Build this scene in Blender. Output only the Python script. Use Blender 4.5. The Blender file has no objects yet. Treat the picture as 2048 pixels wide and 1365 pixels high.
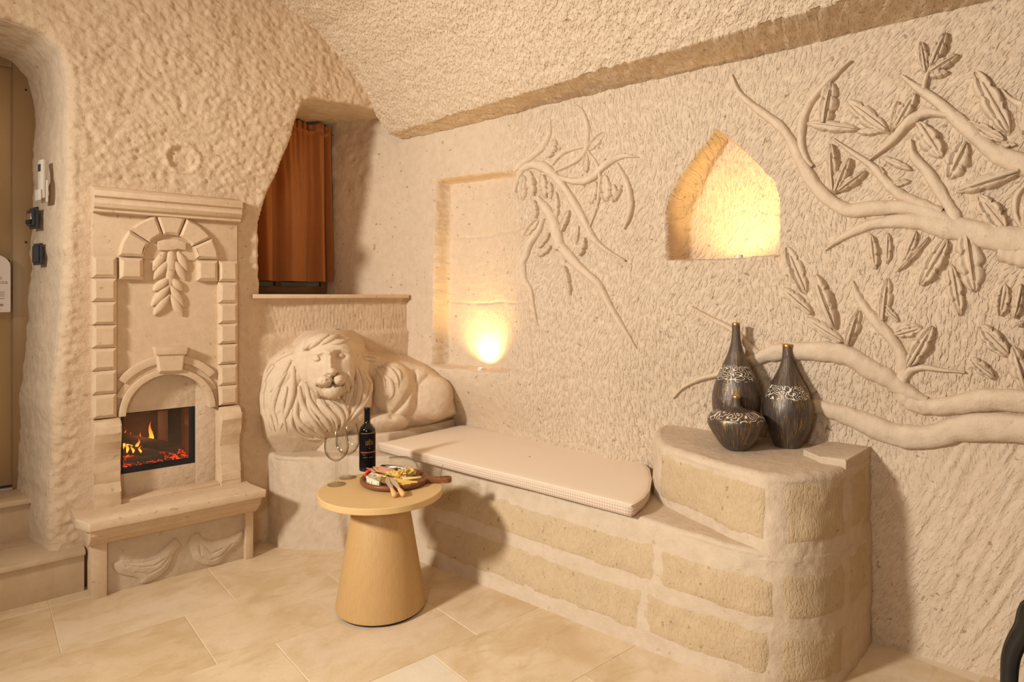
import bpy, bmesh, math, random
import numpy as np
from mathutils import Vector, Matrix
random.seed(3)
S = bpy.context.scene
COL = S.collection

# ------------------------------------------------------------------ camera, world, lights, exposure
FPX, EYE, HEAD = 1262.0, 1.40, math.radians(40.5)
cd = bpy.data.cameras.new('camera'); cam = bpy.data.objects.new('camera', cd); COL.objects.link(cam)
cam.location = (0, 0, EYE); cam.rotation_euler = (math.pi / 2, 0, -HEAD)
cd.sensor_width = 36; cd.lens = FPX / 2048 * 36; cd.shift_y = -(682.5 - 593) / 2048; cd.clip_start = .02
S.camera = cam
S.view_settings.view_transform = 'Standard'; S.view_settings.look = 'None'
S.view_settings.gamma = 1; S.view_settings.use_curve_mapping = False
S.view_settings.exposure = 0.0
w = bpy.data.worlds.new('world'); S.world = w; w.use_nodes = True
w.node_tree.nodes['Background'].inputs[0].default_value = (.9, .8, .68, 1)
w.node_tree.nodes['Background'].inputs[1].default_value = .02
S.cycles.max_bounces = 16; S.cycles.transmission_bounces = 14; S.cycles.transparent_max_bounces = 12; S.cycles.diffuse_bounces = 5; S.cycles.sample_clamp_indirect = 6


def area(name, loc, target, size, power, col, spread=math.pi):
    l = bpy.data.lights.new(name, 'AREA'); l.shape = 'DISK'; l.size = size; l.energy = power; l.color = col; l.spread = spread
    o = bpy.data.objects.new(name, l); COL.objects.link(o); o.location = loc
    o.rotation_euler = (Vector(target) - Vector(loc)).to_track_quat('-Z', 'Y').to_euler()
    return o


def lamp(name, loc, power, col, radius):
    l = bpy.data.lights.new(name, 'POINT'); l.energy = power; l.color = col; l.shadow_soft_size = radius
    o = bpy.data.objects.new(name, l); COL.objects.link(o); o.location = loc
    return o


def spot(name, loc, target, power, col, ang, blend, size):
    l = bpy.data.lights.new(name, 'SPOT'); l.energy = power; l.color = col
    l.spot_size = math.radians(ang); l.spot_blend = blend; l.shadow_soft_size = size
    o = bpy.data.objects.new(name, l); COL.objects.link(o); o.location = loc
    o.rotation_euler = (Vector(target) - Vector(loc)).to_track_quat('-Z', 'Y').to_euler()
    return o


spot('entry_lamp', (-2.3, 2.10, 2.60), (2.5, 1.45, 1.40), 860, (1, .95, .855), 104, 1.0, .22)
lamp('room_fill', (-.45, .45, 1.45), 60, (1, .95, .855), .25)  # added fill light beside the camera, stands for no lamp in the room

# ------------------------------------------------------------------ frames of reference
FW = np.array([math.sin(HEAD), math.cos(HEAD), 0]); RT = np.array([math.cos(HEAD), -math.sin(HEAD), 0])
CAM = np.array([0, 0, EYE])


def ray(u, v): return FW + (u - 1024) / FPX * RT + np.array([0, 0, (593 - v) / FPX])


def at_z(u, v, z):
    d = ray(u, v); return CAM + d * ((z - EYE) / d[2])


def at_plane(u, v, p, n):
    d = ray(u, v); return CAM + d * (np.dot(p - CAM, n) / np.dot(d, n))


def at_y(u, v, y): return at_plane(u, v, np.array([0, y, 0.]), np.array([0, 1., 0]))


def proj(P):
    q = np.asarray(P, float) - CAM; D = q @ FW
    return np.stack([1024 + FPX * (q @ RT) / D, 593 - FPX * q[..., 2] / D], -1)


TH = math.radians(10.3)                     # the right wall runs 10.3 degrees off the tile grid
W = np.array([-math.sin(TH), math.cos(TH), 0]); N = np.array([-W[1], W[0], 0])
P0 = np.array([2.70, .987, 0])


def sw(s, n, z):                            # along the wall, out of the wall, up -> world
    s, n, z = np.broadcast_arrays(np.asarray(s, float), np.asarray(n, float), np.asarray(z, float))
    return P0 + s[..., None] * W + n[..., None] * N + z[..., None] * np.array([0, 0, 1.])


def to_sn(p):
    q = np.asarray(p) - P0; return np.stack([q @ W, q @ N, q[..., 2]], -1)


def wall_px(u, v, off=0.0):
    p = at_plane(u, v, P0 + N * off, N); q = to_sn(p); return q[0], q[2]


# ------------------------------------------------------------------ noise
def _h(ix, iy, iz):
    with np.errstate(over='ignore'):
        h = (ix.astype(np.uint32) * np.uint32(374761393) + iy.astype(np.uint32) * np.uint32(668265263) + iz.astype(np.uint32) * np.uint32(2246822519))
        h = (h ^ (h >> np.uint32(13))) * np.uint32(1274126177)
        h = (h ^ (h >> np.uint32(15))) * np.uint32(2246822519)
        h = h ^ (h >> np.uint32(16))
    return h.astype(np.float64) / 4294967295.0


def vn(x, y, seed=0):
    x = np.asarray(x, float) + 500; y = np.asarray(y, float) + 500
    ix = np.floor(x).astype(np.int64); iy = np.floor(y).astype(np.int64); fx = x - ix; fy = y - iy
    fx = fx * fx * fx * (fx * (fx * 6 - 15) + 10); fy = fy * fy * fy * (fy * (fy * 6 - 15) + 10)
    s = np.full_like(ix, seed)
    a, b, c, d = _h(ix, iy, s), _h(ix + 1, iy, s), _h(ix, iy + 1, s), _h(ix + 1, iy + 1, s)
    return ((a * (1 - fx) + b * fx) * (1 - fy) + (c * (1 - fx) + d * fx) * fy) * 2 - 1


def fbm(x, y, o=4, seed=0):
    r = 0; a = 1; t = 0
    for k in range(o):
        r = r + a * vn(x * 2 ** k, y * 2 ** k, seed + k); t += a; a *= .5
    return r / t


def chisel(u, v, seed, patch, wd, ln, amin, amax):
    """patches of parallel tool strokes, each patch at its own angle; returns 0 (face) .. -1 (groove)"""
    uu = u + .12 * fbm(u * 3, v * 3, 3, seed + 50); vv = v + .12 * fbm(u * 3, v * 3, 3, seed + 60)
    gx = np.floor(uu / patch + 100).astype(np.int64); gy = np.floor(vv / patch + 100).astype(np.int64)
    best = np.full(u.shape, 1e9); ang = np.zeros(u.shape); off = np.zeros(u.shape); s = np.full_like(gx, seed)
    for i in (-1, 0, 1):
        for j in (-1, 0, 1):
            cx, cy = gx + i, gy + j
            px = (cx - 100 + .5 + .8 * (_h(cx, cy, s) - .5)) * patch; py = (cy - 100 + .5 + .8 * (_h(cx, cy, s + 1) - .5)) * patch
            d = (uu - px) ** 2 + (vv - py) ** 2; m = d < best; best = np.where(m, d, best)
            a = _h(cx, cy, s + 2); ang = np.where(m, amin + (amax - amin) * a, ang); off = np.where(m, a * 77, off)
    ca, sa = np.cos(ang), np.sin(ang)
    along = u * ca + v * sa; across = -u * sa + v * ca
    across = across + .0025 * vn(along * 12, across * 10, seed + 9)
    n = vn(across / wd + off, along / ln + off, seed + 5) * .75 + vn(across / wd * 2 + 9, along / ln * 1.6, seed + 6) * .35
    return -np.clip(n + .25, 0, 1)


def sst(a, b, x):
    t = np.clip((x - a) / (b - a), 0, 1); return t * t * (3 - 2 * t)


def poly_sdf(x, y, poly):
    """positive inside"""
    P = np.asarray(poly, float); d = np.full(np.shape(x), 1e9); ins = np.zeros(np.shape(x), bool)
    for i in range(len(P)):
        a, b = P[i], P[(i + 1) % len(P)]; e = b - a
        t = np.clip(((x - a[0]) * e[0] + (y - a[1]) * e[1]) / (e @ e + 1e-12), 0, 1)
        d = np.minimum(d, np.hypot(x - a[0] - t * e[0], y - a[1] - t * e[1]))
        c = ((a[1] > y) != (b[1] > y)) & (x < (b[0] - a[0]) * (y - a[1]) / (b[1] - a[1] + 1e-12) + a[0]); ins ^= c
    return np.where(ins, d, -d)


def spline(pts, n):
    """Catmull-Rom through points of any dimension"""
    P = np.asarray(pts, float)
    if len(P) == 2:
        t = np.linspace(0, 1, n)[:, None]; return P[0] * (1 - t) + P[1] * t
    P = np.vstack([2 * P[0] - P[1], P, 2 * P[-1] - P[-2]])
    m = len(P) - 3; T = np.linspace(0, m - 1e-9, n); i = T.astype(int); t = (T - i)[:, None]
    a, b, c, d = P[i], P[i + 1], P[i + 2], P[i + 3]
    return .5 * (2 * b + (c - a) * t + (2 * a - 5 * b + 4 * c - d) * t ** 2 + (3 * b - a - 3 * c + d) * t ** 3)


# ------------------------------------------------------------------ objects
WL = {}


def put(o, parent=None):
    COL.objects.link(o)
    if parent is not None: o.parent = parent
    return o


def mk(name, V, F, mat, parent=None, smooth=True, uv=None, sharp=None):
    """one mesh object; V in world coordinates, stored relative to the parent's origin"""
    V = np.asarray(V, float).reshape(-1, 3)
    base = WL.get(parent.name, np.zeros(3)) if parent is not None else np.zeros(3)
    me = bpy.data.meshes.new(name)
    me.from_pydata((V - base).tolist() if len(V) < 3000 else [], [], [list(f) for f in F] if len(V) < 3000 else [])
    if len(V) >= 3000:
        Fa = np.asarray(F, np.int32); k = Fa.shape[1]
        me.vertices.add(len(V)); me.vertices.foreach_set('co', (V - base).astype(np.float32).ravel())
        me.loops.add(Fa.size); me.loops.foreach_set('vertex_index', Fa.ravel())
        me.polygons.add(len(Fa)); me.polygons.foreach_set('loop_start', np.arange(0, Fa.size, k, dtype=np.int32))
        me.update(calc_edges=True)
    if uv is not None:
        lay = me.uv_layers.new(name='UVMap'); li = np.empty(len(me.loops), np.int32); me.loops.foreach_get('vertex_index', li)
        lay.data.foreach_set('uv', np.asarray(uv, np.float32).reshape(-1, 2)[li].ravel())
    me.validate()
    if smooth: me.shade_smooth()
    if sharp is not None: me.set_sharp_from_angle(angle=math.radians(sharp))
    if mat: me.materials.append(mat)
    o = bpy.data.objects.new(name, me); put(o, parent); WL[o.name] = base
    return o


def from_bm(name, bm, mat, parent=None, smooth=True, sharp=35):
    bmesh.ops.recalc_face_normals(bm, faces=bm.faces)
    base = WL.get(parent.name, np.zeros(3)) if parent is not None else np.zeros(3)
    bmesh.ops.translate(bm, vec=Vector(-base), verts=bm.verts)
    me = bpy.data.meshes.new(name); bm.to_mesh(me); bm.free()
    if smooth: me.shade_smooth(); me.set_sharp_from_angle(angle=math.radians(sharp))
    if mat: me.materials.append(mat)
    o = bpy.data.objects.new(name, me); put(o, parent); WL[o.name] = base
    return o


def tag(o, label=None, cat=None, group=None, kind=None):
    if label: o['label'] = label
    if cat: o['category'] = cat
    if group: o['group'] = group
    if kind: o['kind'] = kind
    return o


def thing(name, loc, label, cat, group=None):
    o = bpy.data.objects.new(name, None); o.empty_display_size = .05; put(o); o.location = loc
    WL[o.name] = np.array(loc, float); return tag(o, label, cat, group)


def struct(o): o['kind'] = 'structure'; return o


def copy_tree(src, loc=None, rotz=None, label=None, parent=None):
    o = src.copy(); COL.objects.link(o)
    if parent is not None: o.parent = parent
    if loc is not None: o.location = loc
    if rotz is not None: o.rotation_euler[2] = rotz
    if label: o['label'] = label
    for ch in list(src.children): copy_tree(ch, parent=o)
    return o


def gf(nu, nv, close=False):
    """quads of an nu x nv grid (row major: u slow, v fast)"""
    i = np.arange(nu if close else nu - 1); j = np.arange(nv - 1); I, J = np.meshgrid(i, j, indexing='ij'); I2 = (I + 1) % nu
    return np.stack([I * nv + J, I2 * nv + J, I2 * nv + J + 1, I * nv + J + 1], -1).reshape(-1, 4)


def lathe_vf(prof, seg=32, c=(0, 0, 0)):
    P = np.asarray(prof, float); a = np.linspace(0, 2 * math.pi, seg, endpoint=False)
    V = np.stack([np.cos(a)[:, None] * P[:, 0], np.sin(a)[:, None] * P[:, 0], np.repeat(P[None, :, 1], seg, 0)], -1) + np.array(c)
    return V.reshape(-1, 3), gf(seg, len(P), True)


def lathe(name, prof, mat, parent=None, seg=32, c=(0, 0, 0), sharp=40):
    V, F = lathe_vf(prof, seg, c); return mk(name, V, F, mat, parent, sharp=sharp)


def tube_vf(pts, rad, seg=8, cap=True, squash=None):
    P = np.asarray(pts, float); rad = np.broadcast_to(np.asarray(rad, float), (len(P),))
    T = np.gradient(P, axis=0); T /= np.linalg.norm(T, axis=1)[:, None] + 1e-12
    up = np.array([0, 0, 1.]) if abs(T[0][2]) < .9 else np.array([1., 0, 0]); V = []
    for p, t, r in zip(P, T, rad):
        a = np.cross(up, t); a /= np.linalg.norm(a) + 1e-9; b = np.cross(t, a); up = b
        for k in range(seg):
            th = 2 * math.pi * k / seg; V.append(p + r * (math.cos(th) * a + math.sin(th) * b))
    n = len(P); F = [(i * seg + k, i * seg + (k + 1) % seg, (i + 1) * seg + (k + 1) % seg, (i + 1) * seg + k) for i in range(n - 1) for k in range(seg)]
    if cap:
        F.append(tuple(range(seg - 1, -1, -1))); F.append(tuple(range((n - 1) * seg, n * seg)))
    return np.array(V), F


def tube(name, pts, rad, mat, parent=None, seg=8, sharp=50):
    V, F = tube_vf(pts, rad, seg)
    o = mk(name, V, F, mat, parent, sharp=sharp); return o


def prism_bm(poly, ax, d0, d1, bev=0, rough=0):
    """polygon in two axes swept along the third ('x','y','z') from d0 to d1"""
    bm = bmesh.new()
    def P(p, d): return {'y': (p[0], d, p[1]), 'z': (p[0], p[1], d), 'x': (d, p[0], p[1])}[ax]
    vs = [bm.verts.new(P(p, d0)) for p in poly]; f = bm.faces.new(vs)
    r = bmesh.ops.extrude_face_region(bm, geom=[f]); nv = [e for e in r['geom'] if isinstance(e, bmesh.types.BMVert)]
    dv = Vector(P((0, 0), d1 - d0)); bmesh.ops.translate(bm, vec=dv, verts=nv)
    bmesh.ops.recalc_face_normals(bm, faces=bm.faces)
    if bev: bmesh.ops.bevel(bm, geom=bm.edges[:], offset=bev, segments=2, affect='EDGES', profile=.6)
    bmesh.ops.triangulate(bm, faces=[f for f in bm.faces if len(f.verts) > 4])
    if rough:
        for v in bm.verts: v.co += Vector((random.uniform(-1, 1), random.uniform(-1, 1), random.uniform(-1, 1))) * rough
    return bm


def box_bm(a, b, bev=.003, seg=2):
    bm = bmesh.new(); bmesh.ops.create_cube(bm, size=1)
    a = Vector(a); b = Vector(b)
    for v in bm.verts: v.co = Vector(((a[i] + b[i]) / 2 + v.co[i] * (b[i] - a[i]) for i in range(3)))
    if bev: bmesh.ops.bevel(bm, geom=bm.edges[:], offset=bev, segments=seg, affect='EDGES', profile=.5)
    return bm


def box(name, a, b, mat, parent=None, bev=.003): return from_bm(name, box_bm(a, b, bev), mat, parent)


# ------------------------------------------------------------------ materials
class NT:
    def __init__(s, name):
        s.m = bpy.data.materials.new(name); s.m.use_nodes = True; s.t = s.m.node_tree; s.b = s.t.nodes['Principled BSDF']
    def n(s, typ, **kw):
        nd = s.t.nodes.new(typ)
        for k, v in kw.items():
            if k.startswith('i_'): nd.inputs[k[2:].replace('_', ' ')].default_value = v
            else: setattr(nd, k, v)
        return nd
    def l(s, a, b): s.t.links.new(a, b)
    def tc(s, o='Object'): return s.n('ShaderNodeTexCoord').outputs[o]
    def noise(s, vec, scale, detail=4, rough=.55, dist=0):
        nd = s.n('ShaderNodeTexNoise'); nd.inputs['Scale'].default_value = scale; nd.inputs['Detail'].default_value = detail
        nd.inputs['Roughness'].default_value = rough; nd.inputs['Distortion'].default_value = dist
        if vec is not None: s.l(vec, nd.inputs['Vector'])
        return nd.outputs['Fac']
    def ramp(s, fac, stops, interp='LINEAR'):
        nd = s.n('ShaderNodeValToRGB'); cr = nd.color_ramp; cr.interpolation = interp
        while len(cr.elements) < len(stops): cr.elements.new(.5)
        for e, (p, c) in zip(cr.elements, stops):
            e.position = p; e.color = c if len(c) == 4 else (*c, 1)
        s.l(fac, nd.inputs['Fac']); return nd.outputs['Color']
    def mix(s, fac, a, b, bt='MIX'):
        nd = s.n('ShaderNodeMix', data_type='RGBA', blend_type=bt)
        for sock, v in ((nd.inputs[0], fac), (nd.inputs[6], a), (nd.inputs[7], b)):
            if hasattr(v, 'is_output'): s.l(v, sock)
            elif isinstance(v, (int, float)): sock.default_value = v
            else: sock.default_value = v if len(v) == 4 else (*v, 1)
        return nd.outputs[2]
    def math(s, op, a, b=None, c=None):
        nd = s.n('ShaderNodeMath', operation=op)
        for k, v in enumerate((a, b, c)):
            if v is None: continue
            if hasattr(v, 'is_output'): s.l(v, nd.inputs[k])
            else: nd.inputs[k].default_value = v
        return nd.outputs[0]
    def mapping(s, vec, scale=(1, 1, 1), rot=(0, 0, 0), loc=(0, 0, 0)):
        nd = s.n('ShaderNodeMapping'); s.l(vec, nd.inputs[0]); nd.inputs['Scale'].default_value = scale; nd.inputs['Rotation'].default_value = rot; nd.inputs['Location'].default_value = loc
        return nd.outputs[0]
    def bump(s, h, dist, prev=None, strength=1):
        nd = s.n('ShaderNodeBump'); nd.inputs['Strength'].default_value = strength; nd.inputs['Distance'].default_value = dist
        s.l(h, nd.inputs['Height'])
        if prev is not None: s.l(prev, nd.inputs['Normal'])
        return nd.outputs[0]
    def fin(s, color=None, rough=.9, normal=None, metal=0, spec=.3):
        b = s.b
        if color is not None:
            if hasattr(color, 'is_output'): s.l(color, b.inputs['Base Color'])
            else: b.inputs['Base Color'].default_value = (*color[:3], 1)
        if hasattr(rough, 'is_output'): s.l(rough, b.inputs['Roughness'])
        else: b.inputs['Roughness'].default_value = rough
        b.inputs['Metallic'].default_value = metal; b.inputs['Specular IOR Level'].default_value = spec
        if normal is not None: s.l(normal, b.inputs['Normal'])
        return s.m


def stone(name, ca, cb, grain=.0025, lump=.006, speck=.6, strokes=None, stain=None, mask=None):
    k = NT(name); o = k.tc(); ca, cb = [(r, g * .995, b * .985) for r, g, b in (ca, cb)]
    c = k.mix(k.noise(o, 1.6, 5, .6), ca, cb)
    c = k.mix(k.ramp(k.noise(o, 22, 5, .65), [(.35, (0, 0, 0)), (.7, (1, 1, 1))]), c, k.mix(1.0, c, (.90, .88, .85), 'MULTIPLY'))
    if stain:
        c = k.mix(k.math('MULTIPLY', k.ramp(k.noise(o, 3.1, 6, .6, .6), [(.5, (0, 0, 0)), (.68, (1, 1, 1))]), .7), c, stain)
    if speck:
        sp = k.ramp(k.noise(o, 33, 2, .5), [(.685, (0, 0, 0)), (.72, (1, 1, 1))])
        c = k.mix(k.math('MULTIPLY', sp, speck), c, (.30, .20, .12))
    nrm = None
    if lump: nrm = k.bump(k.noise(o, 30, 4, .6), lump)
    if strokes:
        wd, ln, amin, amax, dist = strokes; uv = k.tc('UV')
        wn = k.n('ShaderNodeTexNoise'); wn.inputs['Scale'].default_value = 3.5; k.l(uv, wn.inputs['Vector'])
        va = k.n('ShaderNodeVectorMath', operation='MULTIPLY_ADD'); k.l(wn.outputs['Color'], va.inputs[0]); va.inputs[1].default_value = (.25, .25, 0); k.l(uv, va.inputs[2])
        vo = k.n('ShaderNodeTexVoronoi', voronoi_dimensions='2D'); vo.inputs['Scale'].default_value = 2.6; k.l(va.outputs[0], vo.inputs['Vector'])
        sx = k.n('ShaderNodeSeparateColor'); k.l(vo.outputs['Color'], sx.inputs[0])
        an = k.math('MULTIPLY_ADD', sx.outputs[0], amax - amin, amin)
        vr = k.n('ShaderNodeVectorRotate', rotation_type='Z_AXIS'); k.l(uv, vr.inputs['Vector']); k.l(an, vr.inputs['Angle'])
        st = k.noise(k.mapping(vr.outputs[0], (1 / ln, 1 / wd, 1)), 1, 2, .5, .05)
        hgt = k.ramp(st, [(.34, (0, 0, 0)), (.52, (1, 1, 1))])
        if mask:
            sp_ = k.n('ShaderNodeSeparateXYZ'); k.l(uv, sp_.inputs[0]); mr = k.n('ShaderNodeMapRange', interpolation_type='SMOOTHSTEP')
            k.l(sp_.outputs[0], mr.inputs['Value']); mr.inputs['From Min'].default_value = mask[0]; mr.inputs['From Max'].default_value = mask[1]
            mr.inputs['To Min'].default_value = mask[2]; mr.inputs['To Max'].default_value = mask[3]; fm = mr.outputs[0]
            if len(mask) > 4:
                def mrange(x, a_, b_):
                    q = k.n('ShaderNodeMapRange', interpolation_type='SMOOTHSTEP'); k.l(x, q.inputs['Value']); q.inputs['From Min'].default_value = a_; q.inputs['From Max'].default_value = b_; return q.outputs[0]
                # no fine strokes where the wall carries long coarse grooves
                lo = k.math('MULTIPLY', k.math('SUBTRACT', 1, mrange(sp_.outputs[0], -.25, .15)), k.math('SUBTRACT', 1, mrange(sp_.outputs[1], .80, 1.05)))
                fm = k.math('MULTIPLY', fm, k.math('MULTIPLY_ADD', lo, -.6, 1))
            hgt = k.mix(fm, (.8, .8, .8), hgt)
        nrm = k.bump(hgt, dist, nrm)
    nrm = k.bump(k.noise(o, 150, 5, .65), grain, nrm)
    return k.fin(c, .93, nrm, spec=.15)


CA, CB = (.71, .56, .405), (.645, .475, .32)
M = {}
M['wall_r'] = stone('tuff_right_wall', (.70, .57, .435), (.64, .50, .365), .0018, .004, .7, (.011, .036, -2.30, -1.4, .0045), mask=(1.6, 2.2, 1., .12, 1))
M['wall_l'] = stone('tuff_left_wall', CA, CB, .002, .007, .5)
M['ceil'] = stone('tuff_vault', (.72, .59, .45), (.66, .52, .38), .002, .004, .7, (.012, .022, .3, 1.3, .0045))
M['relief'] = stone('carved_relief_stone', (.70, .575, .44), (.65, .51, .375), .002, .004, .25)
M['lion'] = stone('lion_stone', (.72, .585, .44), (.66, .51, .36), .0015, .003, .25)
M['fp'] = stone('dressed_stone', (.69, .535, .375), (.64, .475, .32), .001, .0015, .45)
M['mortar'] = stone('pale_mortar', (.66, .54, .415), (.60, .475, .345), .002, .004, .3)
M['yellow'] = stone('yellow_tuff_block', (.61, .47, .305), (.55, .41, .255), .0018, .002, .7, (.009, .022, 1.40, 1.75, .0016), (.52, .41, .27))
M['panelling'] = stone('brown_rear_plaster', (.34, .23, .14), (.28, .18, .10), .001, .002, 0)
M['plaster'] = stone('rough_plaster', (.70, .57, .43), (.64, .50, .36), .002, .006, .4)


def travertine(name, a, b, c):
    k = NT(name); o = k.tc(); info = k.n('ShaderNodeObjectInfo')
    va = k.n('ShaderNodeVectorMath', operation='MULTIPLY_ADD'); k.l(info.outputs['Random'], va.inputs[0]); va.inputs[1].default_value = (31, 17, 5); k.l(o, va.inputs[2])
    v = va.outputs[0]
    col = k.mix(k.ramp(k.noise(v, 3.2, 7, .62, .8), [(.38, (0, 0, 0)), (.60, (1, 1, 1))]), a, b)
    col = k.mix(k.math('MULTIPLY', k.ramp(k.noise(k.mapping(v, (2, 4.5, 1)), 2.4, 7, .7, .8), [(.50, (0, 0, 0)), (.66, (1, 1, 1))]), .55), col, c)
    col = k.mix(k.math('MULTIPLY', k.ramp(k.noise(v, 1.9, 8, .68), [(.52, (0, 0, 0)), (.64, (1, 1, 1))]), .6), col, [min(1, x * y) for x, y in zip(b, (1.08, 1.14, 1.28))])
    vein = k.ramp(k.noise(v, 5, 3, .5, 2.0), [(.49, (0, 0, 0)), (.5, (1, 1, 1)), (.512, (0, 0, 0))])
    col = k.mix(k.math('MULTIPLY', vein, k.math('MULTIPLY', k.noise(v, 2.2, 2), .35)), col, (.80, .66, .46))
    col = k.mix(k.math('MULTIPLY_ADD', info.outputs['Random'], .25, -.02), col, (.52, .37, .21))
    return k.fin(col, k.math('MULTIPLY_ADD', k.noise(v, 6, 4), .25, .33), k.bump(k.noise(v, 60, 4), .0008), spec=.4)


M['tile'] = travertine('travertine_tile', (.62, .465, .275), (.74, .59, .405), (.51, .355, .18))
M['tile_pale'] = travertine('pale_travertine_tile', (.76, .66, .51), (.80, .71, .56), (.72, .61, .46))
M['step'] = travertine('travertine_step', (.56, .415, .27), (.62, .48, .33), (.48, .34, .21))
k = NT('grout'); M['grout'] = k.fin((.72, .60, .44), .9)


def plain(name, col, rough=.6, metal=0, spec=.4, bumps=None, var=.12, sc=20):
    k = NT(name); o = k.tc(); c = k.mix(k.noise(o, sc, 4), [x * (1 - var) for x in col], [min(1, x * (1 + var)) for x in col])
    n = k.bump(k.noise(o, bumps[0], 4), bumps[1]) if bumps else None
    return k.fin(c, rough, n, metal, spec)


def wood(name, a, b, scale=(14, 14, 1.2), rough=.45, ring=9):
    k = NT(name); o = k.tc(); v = k.mapping(o, scale)
    c = k.mix(k.ramp(k.noise(v, ring, 5, .6, .4), [(.3, (0, 0, 0)), (.72, (1, 1, 1))]), a, b)
    return k.fin(c, rough, k.bump(k.noise(v, ring * 3, 3), .0004), spec=.35)


M['oak'] = wood('oak_veneer', (.47, .28, .11), (.53, .335, .145), (16, 16, .9))
M['oaktop'] = wood('oak_table_top', (.62, .42, .19), (.66, .45, .21), (2, 14, 2))
M['black'] = plain('black_plastic', (.012, .012, .013), .35, spec=.25)
M['dark'] = plain('dark_metal', (.02, .022, .026), .4, .3)
M['anthr'] = plain('anthracite_switch', (.035, .04, .05), .45)
M['white'] = plain('white_plastic', (.72, .66, .58), .4)
M['door'] = plain('bronze_door', (.42, .29, .15), .28, .35, .5, (6, .002), .06, 3)
M['doorframe'] = plain('bronze_frame', (.30, .19, .09), .4, .2, .4, None, .08, 5)
M['alu'] = plain('aluminium_strip', (.75, .77, .8), .3, .9)
M['winframe'] = plain('brown_window_frame', (.18, .09, .035), .5)
k = NT('night_glass'); M['night'] = k.fin((.01, .008, .006), .08, spec=.6)
M['silver'] = plain('brushed_steel', (.78, .76, .73), .25, 1.0)

k = NT('clear_glass'); tr = k.n('ShaderNodeBsdfTransparent'); tr.inputs[0].default_value = (.975, .975, .97, 1); gs = k.n('ShaderNodeBsdfGlossy'); gs.inputs['Roughness'].default_value = .015
lw = k.n('ShaderNodeLayerWeight'); lw.inputs[0].default_value = .5; k.l(k.ramp(lw.outputs['Facing'], [(.35, (.98, .98, .97)), (.97, (.62, .60, .56))]), tr.inputs[0]); mx = k.n('ShaderNodeMixShader'); k.l(k.math('MULTIPLY_ADD', k.math('POWER', lw.outputs['Facing'], 3.0), .50, .05), mx.inputs[0]); k.l(tr.outputs[0], mx.inputs[1]); k.l(gs.outputs[0], mx.inputs[2])
k.l(mx.outputs[0], k.t.nodes['Material Output'].inputs[0]); M['glass'] = k.m
k = NT('fire_pane'); tr = k.n('ShaderNodeBsdfTransparent'); gs = k.n('ShaderNodeBsdfGlossy'); gs.inputs['Roughness'].default_value = .02
fr = k.n('ShaderNodeFresnel'); fr.inputs[0].default_value = 1.5; mx = k.n('ShaderNodeMixShader'); k.l(fr.outputs[0], mx.inputs[0]); k.l(tr.outputs[0], mx.inputs[1]); k.l(gs.outputs[0], mx.inputs[2])
k.l(mx.outputs[0], k.t.nodes['Material Output'].inputs[0]); M['pane'] = k.m

k = NT('curtain_cloth'); o = k.tc()
c = k.mix(k.noise(o, 6, 4), (.43, .16, .042), (.50, .20, .06))
k.b.inputs['Sheen Weight'].default_value = .25
M['curtain'] = k.fin(c, .8, k.bump(k.noise(k.mapping(o, (300, 300, 300)), 1, 2), .0005), spec=.15)

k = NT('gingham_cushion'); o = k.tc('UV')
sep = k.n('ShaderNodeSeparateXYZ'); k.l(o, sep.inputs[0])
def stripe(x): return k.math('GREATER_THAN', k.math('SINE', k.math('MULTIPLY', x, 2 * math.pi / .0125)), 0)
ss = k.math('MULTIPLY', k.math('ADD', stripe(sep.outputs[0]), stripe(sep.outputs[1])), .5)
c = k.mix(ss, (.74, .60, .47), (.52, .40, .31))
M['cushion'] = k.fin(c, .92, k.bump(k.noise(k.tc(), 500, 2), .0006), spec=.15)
k = NT('cushion_top_cloth'); o = k.tc('UV'); sep = k.n('ShaderNodeSeparateXYZ'); k.l(o, sep.inputs[0])
ss = k.math('MULTIPLY', k.math('ADD', stripe(sep.outputs[0]), stripe(sep.outputs[1])), .5)
M['cushion_top'] = k.fin(k.mix(ss, (.86, .73, .585), (.78, .65, .51)), .92, k.bump(k.noise(k.tc(), 400, 2), .0006), spec=.15)


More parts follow.
